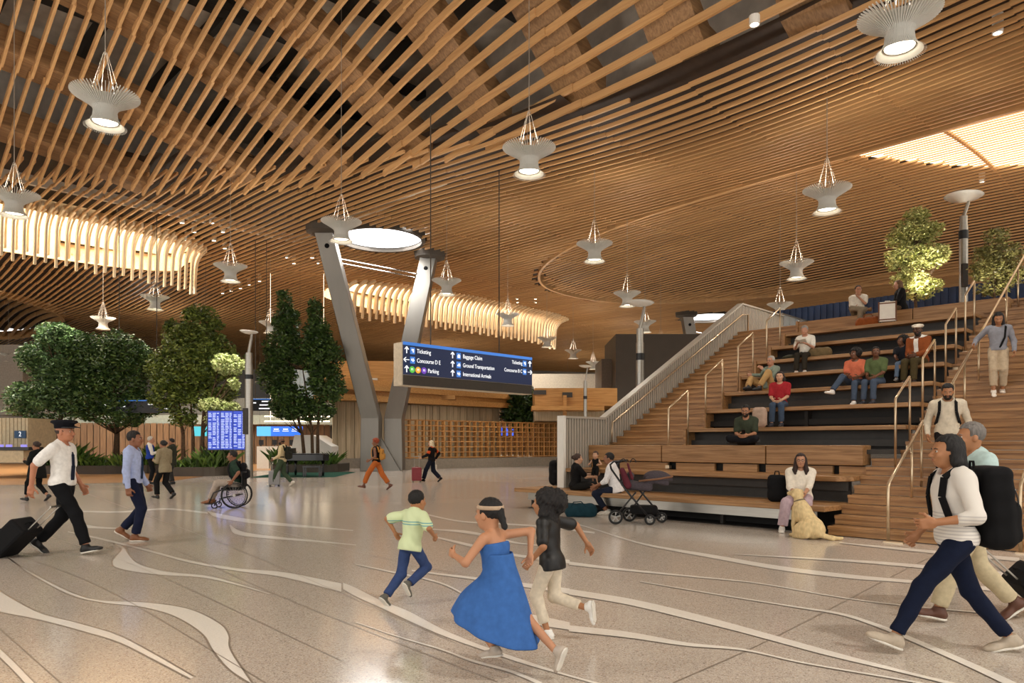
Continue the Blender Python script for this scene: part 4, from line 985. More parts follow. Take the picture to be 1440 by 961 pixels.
    def hand(wr_, el_, sd, palm):
        d = unit(wr_-el_); n = np.array(palm, float); n = unit(n-d*(n@d)) if np.linalg.norm(n-d*(n@d)) > 1e-3 else unit(np.cross(d, [1, 0, 0])); sv = np.cross(n, d)*sd
        S = lambda a, b, c: wr_+sv*a+d*b+n*c
        R = np.array([sv, d, n], np.float32)
        def f(P):
            o = sm(.02, bxs(P, S(0, .05, 0), (.040, .048, .0135), R, .013), rc(P, wr_-d*.03, S(0, .02, 0), .027, .026))
            for k, (x, L_, rr) in enumerate(((.030, .068, .0085), (.010, .077, .0088), (-.011, .072, .0084), (-.030, .056, .0075))):
                p = S(x, .092, 0); a = 0
                for m_, fr in enumerate((.45, .32, .23)):
                    a += curl*(.75+.12*k); q_ = p+(d*math.cos(a)+n*math.sin(a)+sv*x*.8)*L_*fr*1.05; o = sm(.006, o, rc(P, p, q_, rr, rr*.92)); p = q_
            p = S(.034, .030, .004); q_ = p+unit(sv*.75+d*.65+n*.25)*.042; q2 = q_+unit(sv*.25+d*.85+n*(.3+curl*.6))*.034
            return sm(.008, o, rc(P, p, q_, .0125, .0105), rc(P, q_, q2, .0105, .009))
        c = wr_+d*.09
        return surf(f, c-.135, c+.135, {0: .011, 1: .0075, 2: .0052}[q])
    parts_.append(hand(wL_, elL, 1, ((1, .0, 0) if not isinstance(curl, tuple) else (1, 0, 0)))); parts_.append(hand(wR_, elR, -1, (-1, .0, 0)))
    o = smesh('person', [(V*s, F) for V, F in parts_], skin_mat(skin)); tag(o, label, 'person', group); o.location = loc; o.rotation_euler = (0, 0, yaw)
    def child(name, f, lo_, hi_, m, h=None, lab=None):
        V, F = surf(f, lo_, hi_, h or vx)
        if len(F) == 0: return None
        c = smesh(name, [(V*s, F)], m, o)
        if lab: c['label'] = lab
        return c
    # shirt
    sl = top[1]; pvf = pv.astype(np.float32); hem = top[2] if len(top) > 2 else -.07; loose = top[3] if len(top) > 3 else .014
    def shirt(P):
        Q_ = (P-pvf)@Rt.T; d = torso(P, loose)
        if sl == 'short': a = sm(.03, rc(P, shL, shL+(elL-shL)*.75, .050+loose, .054+loose), rc(P, shR, shR+(elR-shR)*.75, .050+loose, .054+loose))
        elif sl == 'long': a = np.minimum(arm(P, shL, elL, wL_, loose, .013, .94), arm(P, shR, elR, wR_, loose, .013, .94))
        elif sl == 'roll': a = np.minimum(arm(P, shL, elL, wL_, loose, .015, .3), arm(P, shR, elR, wR_, loose, .015, .3))
        else: a = sm(.02, rc(P, shL, shL+(elL-shL)*.1, .045, .045), rc(P, shR, shR+(elR-shR)*.1, .045, .045)) if sl == 'sleeveless' else d
        d = sm(.03, d, a)
        if hem < -.06: d = sm(.04, d, el(Q_, (0, 0, hem*.6-.02), (.165*bw*chub+loose, .125*chub+loose, abs(hem)*.8+.08)))
        d = d+wr(P, .004 if q else .003, 26, pv[0]*9+len(label))
        nearl = np.minimum(np.linalg.norm(P-pvf, axis=-1), 9)
        cut = np.maximum(hem-Q_[..., 2], -9); core = np.abs(Q_[..., 0]) < .20*bw
        d = np.where((Q_[..., 2] < .2) & core, np.maximum(d, cut), d)
        if sl == 'strap': return smx(.008, d, Q_[..., 2]-.36)
        return smx(.01, d, -rc(P, W(0, .03, .485), W(0, .06, .62), .066, .10))
    mt = topmat or cloth_mat(top[0])
    child('shirt', shirt, lo-.04, hi+.04, mt)
    if vest:
        def vf(P):
            Q_ = (P-pvf)@Rt.T; d = torso(P, loose+.014); d = np.maximum(d, np.maximum(Q_[..., 2]-.46, vest[1]-Q_[..., 2]))
            op = np.maximum(np.abs(Q_[..., 0])-(.045 if len(vest) < 3 else vest[2]), -Q_[..., 1]); op = np.maximum(op, .0-Q_[..., 2]*0-1)
            a = rc(P, W(-.2, 0, .42), W(-.3, 0, .38), .07, .09); b_ = rc(P, W(.2, 0, .42), W(.3, 0, .38), .07, .09)
            if len(vest) > 3: d = sm(.03, d, arm(P, shL, elL, wL_, loose+.01, .022, .93), arm(P, shR, elR, wR_, loose+.01, .022, .93)); a = b_ = d*0+1
            return np.maximum(np.maximum(d, -op), np.maximum(-a, -b_))
        child('jacket' if len(vest) > 3 else 'vest', vf, lo-.05, hi+.05, cloth_mat(vest[0]))
    # trousers
    if bot[1] != 'none':
        fr = {'long': .93, 'short': .0, 'mid': .5, 'crop': .78}[bot[1]]; wd2 = bot[2] if len(bot) > 2 else .016
        def pants(P):
            Q_ = (P-pvf)@Rt.T; d = np.maximum(torso(P, .006), Q_[..., 2]-.10)
            for hip, kn, an in ((hipL, knL, aL_), (hipR, knR, aR_)):
                if bot[1] == 'short': g = rc(P, hip, hip+(kn-hip)*.85, .09*chub+wd2, .068+wd2)
                else:
                    g = sm(.02, rc(P, hip, kn, .085*chub+.006, .053+wd2), rc(P, kn, kn+(an-kn)*fr, .053+wd2, (.037+wd2*1.25)))
                    e = kn+(an-kn)*fr; dn = unit(an-kn).astype(np.float32); pl = (P-e.astype(np.float32))@dn; far = np.linalg.norm(P-e.astype(np.float32), axis=-1) < .13
                    g = np.where(far, np.maximum(g, pl), g)
                d = sm(.025, d, g)
            return d+wr(P, .0035 if q else .003, 30, 3+len(label))
        child('trousers', pants, lo-.05, hi+.05, cloth_mat(bot[0]))
    if skirt:                           # (colour, [(x,y,z,rx,ry)...] rings down from the waist)
        b = MB(); n = 40; rings = skirt[1]; vs = []
        for (cx, cy, cz, rx, ry, *tz) in rings:
            for k in range(n):
                a = 2*math.pi*k/n; zt_ = (tz[0] if tz else 0)*ry*math.sin(a); fo = 1+.05*math.sin(a*9+cz*8)*min(1, max(0, (pv[2]-cz)*2.5)); vs.append(((cx+rx*math.cos(a)*fo)*s, (cy+ry*math.sin(a)*fo)*s, (cz+zt_)*s))
        m_ = len(rings); b.add(vs, [(i*n+k, i*n+(k+1) % n, (i+1)*n+(k+1) % n, (i+1)*n+k) for i in range(m_-1) for k in range(n)])
        sk_ = b.build('skirt', cloth_mat(skirt[0]), o, smooth=True); so_ = sk_.modifiers.new('thickness', 'SOLIDIFY'); so_.thickness = .008
        sk_.modifiers.new('smooth', 'SUBSURF').levels = 1; sk_.modifiers['smooth'].render_levels = 1
    # shoes
    for an, kn, ft, yw in ((aL_, knL, ftL, fL), (aR_, knR, ftR, fR)):
        fd = unit(ft) if ft is not None else unit(rotz(yw)@np.array([0, 1, 0]))
        sh_ = unit(kn-an); up = unit(sh_-fd*(sh_@fd)) if abs(sh_@fd) < .9 else np.array([0, 0, 1.]); sd = np.cross(fd, up)
        R = np.array([sd, fd, up], np.float32); af = an.astype(np.float32)
        def shf(P):
            p = (P-af)@R.T
            d = sm(.03, el(p, (0, -.03, -.045), (.040, .055, .045)), rc(p, (0, -.02, -.045), (0, .11, -.058), .040, .034), el(p, (0, .13, -.062), (.045, .065, .028)), rc(p, (0, -.005, -.02), (0, -.01, .015), .044, .044))
            return np.maximum(smx(.01, d, -.082-p[..., 2]), p[..., 2]-.02)
        c = an+fd*.05-up*.03; sm_ = child('shoe', shf, c-.19, c+.19, cloth_mat(shoe, .5), {0: .015, 1: .011, 2: .008}[q])
        if sm_ and q == 2:
            def sof(P):
                p = (P-af)@R.T; return np.maximum(sm(.03, el(p, (0, -.03, -.075), (.045, .055, .05)), rc(p, (0, -.02, -.07), (0, .12, -.07), .046, .046)), np.abs(p[..., 2]+.078)-.009)
            V, F = surf(sof, c-.2, c+.2, .008)
            if len(F): smesh('sole', [(V*s, F)], mat('pale_sole', '#d9d4c9', .6), sm_)
    # hair
    hk, hcol = hair[0], hair[1]; hm = mat('hair_'+hcol.lstrip('#'), hcol, .72, var=.35, scale=60, stretch=(1, 1, .2), bump=.6)
    hcf = hc.astype(np.float32)
    def hairf(P):
        p = (P-hcf)@Rh.T/hs; x, y, z = p[..., 0], p[..., 1], p[..., 2]
        no = .003*np.sin(x*150)*np.sin(y*120+z*90)
        cap = el(p, (0, -.022, .040), (.086, .102, .094))
        face = np.maximum(.035-y, np.maximum(z-.075, -9)) ; face = np.maximum(np.abs(x)-.066, face)
        low = -.035+.4*np.clip(y, -1, .03)*-1
        d = np.maximum(cap, -smx(.02, .030-y, z-.072)); d = np.maximum(d, (-.045+.9*np.clip(y+.02, 0, .1))-z)
        if hk == 'bald': d = np.maximum(d, z-.02)
        if hk == 'bun': d = sm(.02, d, el(p, (0, -.125, .045), (.042, .038, .042)))
        if hk == 'pony': d = sm(.02, d, rc(p, (0, -.105, .03), (0, -.15, -.09), .032, .022))
        if hk == 'crop': d = sm(.01, d, el(p, (0, .02, .095), (.06, .065, .035)))
        if hk in ('long', 'verylong', 'bob', 'fly'):
            zl = {'long': -.22, 'verylong': -.34, 'bob': -.10, 'fly': -.14}[hk]; by = -.07
            d2 = sm(.03, rc(p, (-.062, -.03, .02), (-.090, .045 if hk in ('long', 'verylong') else -.03, zl*.72), .04, .036), rc(p, (.062, -.03, .02), (.090, .045 if hk in ('long', 'verylong') else -.03, zl*.72), .04, .036), rc(p, (-.090, .045 if hk in ('long', 'verylong') else -.03, zl*.72), (-.085, .075 if hk in ('long', 'verylong') else -.03, zl), .036, .02), rc(p, (.090, .045 if hk in ('long', 'verylong') else -.03, zl*.72), (.085, .075 if hk in ('long', 'verylong') else -.03, zl), .036, .02), rc(p, (0, -.07, .02), (0, by-.02, zl-.02), .055, .05), rc(p, (-.05, -.06, 0), (-.05, by-.02, zl), .045, .035), rc(p, (.05, -.06, 0), (.05, by-.02, zl), .045, .035))
            d = sm(.02, d, d2)
        if hk in ('afro', 'fly'):
            R_ = .125 if hk == 'afro' else .11
            c2 = (0, -.035, .045); d2 = el(p, c2, (R_+.01, R_, R_))+.010*np.sin(x*75)*np.sin(y*80+1)*np.sin(z*70)
            d = sm(.01, d, np.maximum(d2, -smx(.02, .045-y, z-.07))); no = no*2
        if hk == 'fly': d = sm(.03, d, el(p, (.03, -.12, .02), (.10, .10, .12))+.012*np.sin(x*60)*np.sin(y*70+1)*np.sin(z*55))
        if hk == 'curly': d = sm(.012, d, np.maximum(el(p, (0, -.02, .065), (.10, .112, .09))+.007*np.sin(x*90)*np.sin(y*85)*np.sin(z*80), -smx(.02, .04-y, z-.07)))
        return (d+no)*hs
    ext = .18 if hk in ('short', 'bald', 'crop', 'bun', 'pony', 'afro', 'curly') else (.46 if hk == 'verylong' else .32)
    child('hair', hairf, hc-ext*hs, hc+.19*hs, hm, vh*1.1)
    if beard:
        def bf(P):
            p = (P-hcf)@Rh.T/hs
            d = sm(.02, el(p, (0, .022, -.04), (.068, .079, .078)), el(p, (0, .036, -.088), (.05, .052, .042)))
            d = np.maximum(d, np.maximum(p[..., 2]+.03, -.01-p[..., 1])); return np.maximum(d, -el(p, (0, .1, -.058), (.022, .03, .008)))*hs
        child('beard', bf, hc-.16*hs, hc+.12*hs, mat('hair_'+beard.lstrip('#'), beard, .6, var=.3, scale=60), vh)
    # face
    def fp(x, y, z): return hc+hd@(np.array([x, y, z])*hs)
    if q >= 1:
        for sx in (-1, 1):
            b = MB(); b.ell(fp(sx*.030, .0745, .002)*s, (.0115*hs*s,)*3, 12); e = b.build('eye', mat('eye_white', '#b8aea4', .4, var=.02), o, smooth=True)
            b = MB(); b.ell(fp(sx*.030, .0822, .002)*s, (.0062*hs*s,)*3, 10); b.build('iris', mat('iris', '#2a1a12', .2), e, smooth=True)
            b = MB(); b.tube([fp(sx*.016, .092, .020)*s, fp(sx*.032, .090, .025)*s, fp(sx*.048, .078, .020)*s], [.003*s, .0035*s, .002*s], 6); b.build('eyebrow', hm if hk != 'bald' else mat('brow_grey', '#6a6258', .7), o)
        b = MB(); b.tube([fp(-.022, .088, -.058)*s, fp(-.008, .0955, -.059)*s, fp(.008, .0955, -.059)*s, fp(.022, .088, -.058)*s], [.002*s, .004*s, .004*s, .002*s], 6); b.build('lips', mat('lips', '#8c4a40', .5), o)
    if glasses:
        b = MB()
        for sx in (-1, 1):
            b.tube([fp(sx*.031+.020*math.cos(a)*1.15, .103, .002+.018*math.sin(a))*s for a in np.linspace(0, 2*math.pi, 14)], .0022*s, 5, False)
            b.tube([fp(sx*.054, .100, .006)*s, fp(sx*.08, .0, .006)*s], .002*s, 5)
        b.tube([fp(-.009, .104, .006)*s, fp(.009, .104, .006)*s], .002*s, 5); b.build('glasses', M_BPLAS, o)
    if hat == 'pilot':
        b = MB(); Mh = Matrix([list(hd[i]) for i in range(3)]); b.lathe([(.09, .045), (.098, .05), (.10, .095), (.135, .12), (.125, .145), (.06, .152), (.0, .152)], fp(0, -.012, .0)*s, 28, Mh*s, 1, 1.15); b.build('cap', cloth_mat('#15161c'), o, smooth=True)
        b = MB(); b.lathe([(.06, .035), (.13, .022), (.128, .030), (.06, .05)], fp(0, .05, .03)*s, 24, Mh*s, .8, .95); b.build('cap_peak', M_BPLAS, o)
    if hat == 'flat':
        def hf(P):
            p = (P-hcf)@Rh.T/hs; d = sm(.03, el(p, (0, -.01, .085), (.115, .135, .048)), el(p, (0, .095, .055), (.07, .05, .018))); return np.maximum(d, .04-p[..., 2]+p[..., 1]*-.0)*hs
        child('cap', hf, hc-.2, hc+.2, cloth_mat('#dcd2c2'), vh)
    if hat == 'headband':
        b = MB(); Mh = Matrix([list(hd[i]) for i in range(3)]); b.lathe([(.092, .03), (.096, .045), (.092, .06)], fp(0, -.02, .01)*s, 28, Mh*s*hs, 1, 1.15); b.build('headband', cloth_mat('#b8a088'), o, smooth=True)
    o['_j'] = 0; del o['_j']
    J = dict(wL=wL_*s, wR=wR_*s, hc=hc*s, sh=(W(0, -.13, .33))*s, s=s, W=lambda x, y, z: W(x, y, z)*s, T=T, o=o, yaw=yaw, loc=Vector(loc), an=(aL_*s, aR_*s))
    return J
def wpt(J, p):      # person-local point to world
    return J['loc']+Matrix.Rotation(J['yaw'], 3, 'Z')@Vector(p)
def blob(name, f, lo, hi, h, m, parent=None): return smesh(name, [surf(f, lo, hi, h)], m, parent)
def straps(J, parent, m, w=.045):
    for sx in (-1, 1):
        b = MB(); P = [J['W'](sx*.10, -.125, .30), J['W'](sx*.12, -.10, .46), J['W'](sx*.115, .0, .505), J['W'](sx*.11, .10, .44), J['W'](sx*.115, .128, .30), J['W'](sx*.15, .10, .15), J['W'](sx*.165, .0, .10), J['W'](sx*.14, -.12, .10)]
        for a, c in zip(P, P[1:]):
            b.bar(a, c, w, .014, tuple(Vector(J['W'](0, 0, .3))-Vector((Vector(a)+Vector(c))/2)))
        b.build('shoulder_strap', m, parent)
def backpack(J, label, color, w=.16, h=.24, d=.10, strap=True, z=.24):
    T = J['T']; s = J['s']; c = J['W'](0, -.115-d, z); R = T.T.astype(np.float32); m = cloth_mat(color)
    e = tag(empty('backpack', J['loc'], J['yaw']), label, 'backpack')
    def f(P):
        q = (P-c.astype(np.float32))@R.T/s
        k = sm(.03, bxs(q, (0, 0, 0), (w, d*.8, h), None, .07), bxs(q, (0, -d*.75, -h*.35), (w*.8, .05, h*.5), None, .04)); return k*s+.003*np.sin(q[..., 2]*40)
    blob('bag_body', f, c-.42*s, c+.42*s, .014, m, e)
    b = MB(); t = J['W'](0, -.13, z+h+.02); b.tube([J['W'](-.03, -.14, z+h-.01), J['W'](-.025, -.14, z+h+.04), J['W'](.025, -.14, z+h+.04), J['W'](.03, -.14, z+h-.01)], .009, 6); b.build('grab_loop', m, e)
    b = MB(); b.tube([J['W'](w*math.sin(a)*.85, -.118-d*1.85, z-.02+h*.75*math.cos(a)) for a in np.linspace(-1.4, 1.4, 12)], .005, 5); b.build('zip', M_BPLAS, e)
    if strap: straps(J, e, m)
    return e
# ------------------------------------------------------------------ planting
def leaf_mat(name, c1, c2):
    if name in MC: return MC[name]
    m = bpy.data.materials.new(name); m.use_nodes = True; nt = m.node_tree; n = nt.nodes; L = nt.links; b = n['Principled BSDF']; b.inputs['Roughness'].default_value = .45
    gi = n.new('ShaderNodeNewGeometry'); cr = n.new('ShaderNodeValToRGB'); cr.color_ramp.elements[0].color = (*srgb(c1), 1); cr.color_ramp.elements[1].color = (*srgb(c2), 1)
    L.new(gi.outputs['Random Per Island'], cr.inputs[0]); L.new(cr.outputs[0], b.inputs['Base Color'])
    MC[name] = m; return m
def leaves(cl, n, size, rng, shell=.55):
    """cl: list of (centre, radii); quads scattered over sub-clumps"""
    fill = .42; w = np.array([c[1][0]*c[1][2] for c in cl]); w = w/w.sum(); V = []; F = []
    subs = []
    for (c, r), p in zip(cl, w):
        k = max(5, int(70*p*len(cl)**.3))
        for _ in range(k):
            d = rng.normal(size=3); d /= np.linalg.norm(d); q = c+d*r*rng.uniform(.35, .95); subs.append((q, min(r)*rng.uniform(.22, .42), p/k))
    ws = np.array([x[2] for x in subs]); ws /= ws.sum(); pick = rng.choice(len(subs), n, p=ws)
    C = np.array([x[0] for x in subs])[pick]; R = np.array([x[1] for x in subs])[pick]
    d = rng.normal(size=(n, 3)); d /= np.linalg.norm(d, axis=1)[:, None]; P = C+d*(R*rng.uniform(.4, 1.1, n))[:, None]*np.array([1.25, 1.25, .75])
    nf = int(n*fill); pk = rng.choice(len(cl), nf, p=w); dd = rng.normal(size=(nf, 3)); dd /= np.linalg.norm(dd, axis=1)[:, None]
    P[:nf] = np.array([c for c, r in cl])[pk]+dd*np.array([r for c, r in cl])[pk]*(rng.uniform(.15, 1.0, nf)**.5)[:, None]
    a = rng.normal(size=(n, 3)); a[:, 2] *= .5; a /= np.linalg.norm(a, axis=1)[:, None]; b = np.cross(a, rng.normal(size=(n, 3))); b /= np.linalg.norm(b, axis=1)[:, None]
    s = size*rng.uniform(.6, 1.3, n)[:, None]
    v = np.stack([P-a*s, P+b*s*.42, P+a*s, P-b*s*.42], 1).reshape(-1, 3)
    return v, np.arange(4*n).reshape(n, 4)
def tree(label, D, base, trunk, clumps, n, size, cols, seed, z0=0.0, stems=None, group=None, tr=.1):
    n = int(n*1.7); size *= 1.22 if D > 25 else 1.1
    clumps = [(a, b, c*1.04, d*1.06) for a, b, c, d in clumps]
    rng = np.random.default_rng(seed); b0 = atd(base, 600, D); loc = Vector((b0.x, D, z0))
    e = tag(empty('indoor_tree', loc), label, 'tree', group); cl = []
    for (cx, cy, rx, ry) in clumps:
        c = atd(cx, cy, D); k = D/FPX; dy = rng.uniform(-.3, .3)*rx*k; cl.append((np.array([c.x-loc.x, dy, c.z-loc.z]), np.array([rx*k, rx*k*.9, ry*k])))
    V, F = leaves(cl, n, size, rng)
    me = bpy.data.meshes.new('foliage'); me.from_pydata(V.tolist(), [], F.tolist()); me.materials.append(leaf_mat('leaf_'+cols[0][1:], *cols)); o = bpy.data.objects.new('foliage', me); COL.objects.link(o); o.parent = e
    tb = MB()
    for st in (stems or [trunk]):
        P = [atd(px, py, D) for px, py in st]; P = [Vector((p.x-loc.x, (i % 2)*.1, max(p.z-loc.z, 0))) for i, p in enumerate(P)]; P[0].z = 0
        tb.tube(P, [tr*(1-.75*i/(len(P)-1)) for i in range(len(P))], 8)
    tb.build('trunk', mat('bark', '#5a4838', .9, var=.3, scale=12), e, smooth=True)
    bb_ = MB(); top = np.array([0, 0, 0.])
    tr_top = [Vector((atd(p[0], p[1], D).x-loc.x, 0, atd(p[0], p[1], D).z-loc.z)) for st in (stems or [trunk]) for p in st[1:]]
    for (c, r) in cl:
        for _ in range(5):
            d = rng.normal(size=3); d /= np.linalg.norm(d); q = Vector(c+d*r*.75); s_ = min(tr_top, key=lambda t: (t-Vector(c)).length+max(0, t.z-q.z)*2); mid = (s_+q)/2+Vector((0, 0, -.1)); bb_.tube([s_, mid, q], [tr*.28, tr*.18, tr*.06], 5)
    bb_.build('branches', mat('bark', '#5a4838', .9, var=.3, scale=12), e, smooth=True)
    return e
tree('broad dark green tree at the far left, its crown lit pale on top', 36, 83, [(83, 660), (82, 600), (88, 560), (80, 520)],
     [(78, 475, 28, 22), (98, 485, 24, 24), (55, 505, 26, 24), (88, 525, 36, 28), (40, 560, 30, 20), (70, 555, 38, 24), (100, 565, 26, 26), (30, 578, 22, 8), (62, 590, 26, 10)], 15000, .085, ('#1f3a20', '#6f8f55'), 1, tr=.16)
tree('rounded dense tree second from the left, behind the man in the blue shirt', 36.5, 163, [(163, 660), (163, 610), (160, 560), (158, 520)],
     [(130, 495, 34, 26), (170, 500, 40, 32), (120, 535, 30, 30), (195, 520, 26, 32), (155, 550, 46, 34), (190, 570, 26, 22), (130, 575, 26, 16), (175, 590, 30, 12)], 17000, .085, ('#223a1c', '#5f7c3c'), 2, tr=.18)
tree('tallest bushy tree, yellow green at its crown, beside the flight board', 35.5, 284, [(284, 660), (283, 600), (280, 550), (285, 500)],
     [(285, 452, 26, 22), (278, 485, 40, 26), (240, 478, 14, 30), (228, 520, 22, 30), (300, 505, 36, 34), (262, 530, 40, 30), (322, 515, 18, 24), (240, 560, 28, 22), (290, 560, 30, 18), (318, 555, 20, 14), (258, 588, 20, 14)], 19000, .085, ('#2b4018', '#8a9a45'), 3,
     stems=[[(284, 660), (284, 600), (288, 560), (290, 510)], [(258, 660), (256, 610), (252, 580), (250, 540)], [(272, 660), (270, 610), (268, 560)]], tr=.12)
tree('pale leaf clumps coloured as the lit right side of the tallest tree', 33.5, 285, [(285, 660), (285, 610), (290, 580)],
     [(318, 512, 22, 14), (300, 570, 20, 10), (322, 575, 14, 10), (330, 540, 8, 8), (300, 590, 14, 6)], 3800, .075, ('#8fa45a', '#e6ecb0'), 4, tr=.09)  # added clumps; pale leaf colours stand in for light on that tree
tree('tall columnar tree with two pointed crowns left of the steel column', 38, 428, [(428, 660), (425, 590), (415, 540)],
     [(400, 425, 11, 18), (402, 455, 20, 24), (400, 490, 30, 28), (390, 530, 28, 26), (412, 565, 30, 24), (443, 438, 11, 20), (446, 470, 20, 26), (455, 505, 30, 28), (462, 540, 26, 26), (440, 575, 30, 18), (398, 580, 16, 10)], 20000, .09, ('#1e3518', '#5c7a38'), 5,
     stems=[[(430, 662), (424, 610), (412, 560), (402, 480)], [(440, 662), (438, 610), (432, 560), (425, 520)], [(447, 662), (446, 610), (450, 560), (448, 480)]], tr=.11)
tree('small dark bushy tree behind the lattice screen, right of the sign', 52, 735, [(735, 640), (735, 600), (733, 575)],
     [(720, 582, 18, 18), (747, 578, 20, 22), (735, 560, 22, 18), (740, 598, 28, 12)], 6500, .12, ('#1f3216', '#4a6428'), 6, tr=.1)
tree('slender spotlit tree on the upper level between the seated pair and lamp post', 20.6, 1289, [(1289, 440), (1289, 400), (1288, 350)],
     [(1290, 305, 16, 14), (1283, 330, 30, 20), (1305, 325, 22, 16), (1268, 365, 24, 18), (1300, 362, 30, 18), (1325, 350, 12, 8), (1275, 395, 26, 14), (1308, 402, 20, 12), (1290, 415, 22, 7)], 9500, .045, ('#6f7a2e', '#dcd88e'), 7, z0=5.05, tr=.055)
tree('thin sparse tree on the upper level at the right edge', 20, 1402, [(1402, 440), (1400, 400), (1398, 360)],
     [(1400, 332, 18, 11), (1410, 355, 34, 16), (1385, 378, 22, 18), (1420, 385, 28, 18), (1400, 405, 24, 10)], 4200, .045, ('#5c5a2c', '#a5a060'), 8, z0=5.05, tr=.04)
def planter(label, px0, px1, D, seed, h=.42):
    e = tag(empty('planter'), label, 'planter'); a = atd(px0, 0, D).x; c = atd(px1, 0, D).x; r = 1.1
    b = MB(); poly = [(a, D+r)]+[(a+r-r*math.cos(t), D+r-r*math.sin(t)) for t in np.linspace(0, math.pi/2, 8)]+[(c-r+r*math.sin(t), D+r-r*math.cos(t)) for t in np.linspace(0, math.pi/2, 8)]+[(c, D+3.5), (a, D+3.5)]
    b.prism(poly, 0, h); b.build('planter_wall', M_CONC, e)
    rng = np.random.default_rng(seed); n = int((c-a)*170); V = []; F = []
    for i in range(n):
        x = rng.uniform(a+.2, c-.2); y = rng.uniform(D+.15, D+2.0); L_ = rng.uniform(.35, 1.0)*(1+.5*math.sin(x*1.3)); an = rng.uniform(0, 6.28); t = rng.uniform(.15, .9); w = rng.uniform(.03, .09)
        d = np.array([math.cos(an)*t, math.sin(an)*t, 1]); d /= np.linalg.norm(d); s_ = np.array([-math.sin(an), math.cos(an), 0])*w; p = np.array([x, y, h-.05]); m_ = p+d*L_*.6; q = p+d*L_+np.array([math.cos(an), math.sin(an), -.4])*L_*.2
        k = len(V); V += [p-s_*.3, p+s_*.3, m_+s_, q, m_-s_]; F.append((k, k+1, k+2, k+3, k+4))
    me = bpy.data.meshes.new('underplanting'); me.from_pydata([tuple(v) for v in V], [], F); me.materials.append(leaf_mat('leaf_low', '#1c3512', '#6f8f3c')); o = bpy.data.objects.new('underplanting', me); COL.objects.link(o); o.parent = e; o['kind'] = 'stuff'
planter('long dark curved planter of leafy shrubs under the left pair of trees', 36, 172, 35, 11)
planter('dark curved planter of glossy shrubs beneath the tallest tree', 222, 304, 32.5, 12)
planter('low dark planter at the foot of the columnar tree behind the piano', 372, 470, 37, 13)
planter('short planter of shrubs between the two larger planters', 176, 220, 36, 14)

def accent(px, py, D, z, tpx, tpy, tD, e, ang=40):     # small floor or ceiling accent lamp aimed at a tree
    l = bpy.data.lights.new('accent_spot', 'SPOT'); l.energy = e; l.color = (1, .93, .78); l.spot_size = math.radians(ang); l.spot_blend = .5; l.shadow_soft_size = .08
    o = bpy.data.objects.new('accent_spot', l); COL.objects.link(o); p = atd(px, 600, D); p.z = z; o.location = p
    o.rotation_euler = (atd(tpx, tpy, tD)-p).to_track_quat('-Z', 'Y').to_euler()
accent(1322, 0, 19.4, 5.2, 1292, 350, 20.6, 420, 60); accent(1430, 0, 18.8, 5.2, 1402, 365, 20, 120, 60)
accent(345, 0, 31, 10.5, 322, 550, 33.5, 2500, 30); accent(120, 0, 33, 12.5, 85, 470, 36, 5000, 20)
# ------------------------------------------------------------------ props
def rug():
    b = MB(); p = [at(352, 672), at(470, 671.5), at(500, 664.5), at(400, 664.0)]; b.add([(*q.xy, .012) for q in p]+[(*q.xy, .001) for q in p], [(0, 1, 2, 3), (0, 4, 5, 1), (1, 5, 6, 2), (2, 6, 7, 3), (3, 7, 4, 0)])
    tag(b.build('rug', mat('teal_rug', '#2d5a4c', .9)), 'dark green rug under the grand piano', 'rug')
rug()
pn = tag(empty('grand_piano', (atd(434, 0, 33).x, 33, 0)), 'black grand piano on the green rug under the columnar tree', 'piano'); M_PIANO = mat('piano_black', '#08080a', .12, var=.02)
b = MB(); poly = [(-.95, -.72), (-.95, .78), (-.55, .8), (.3, .62), (.8, .25), (1.0, -.2), (.85, -.6), (.55, -.72)]; b.prism(poly, .72, 1.02); b.build('case', M_PIANO, pn, bevel=.02)
b = MB(); b.prism([(x*.98, y*.98) for x, y in poly], 1.03, 1.06); b.build('lid', M_PIANO, pn)
b = MB(); b.box(-1.12, -.93, -.6, .65, .68, .80); b.build('keyboard_block', M_PIANO, pn); b = MB(); b.box(-1.11, -.95, -.55, .6, .80, .815); b.build('keys', M_WHITE, pn)
for x, y in ((-.8, -.6), (-.8, .65), (.7, -.1)):
    b = MB(); b.lathe([(.04, 0), (.05, .08), (.07, .2), (.055, .5), (.08, .72)], (x, y, 0), 12); b.build('leg', M_PIANO, pn, smooth=True)
b = MB(); b.box(-.75, -.7, -.4, .4, 1.06, 1.3); b.build('music_stand', M_PIANO, pn)
pb = tag(empty('piano_bench', (atd(456, 0, 34).x, 32, 0)), 'black piano bench standing right of the piano', 'bench')
b = MB(); b.box(-.4, .4, -.2, .2, .42, .52); b.build('seat', M_PIANO, pb, bevel=.01)
for x in (-.35, .35):
    for y in (-.15, .15): b = MB(); b.box(x-.03, x+.03, y-.03, y+.03, 0, .42); b.build('leg', M_PIANO, pb)
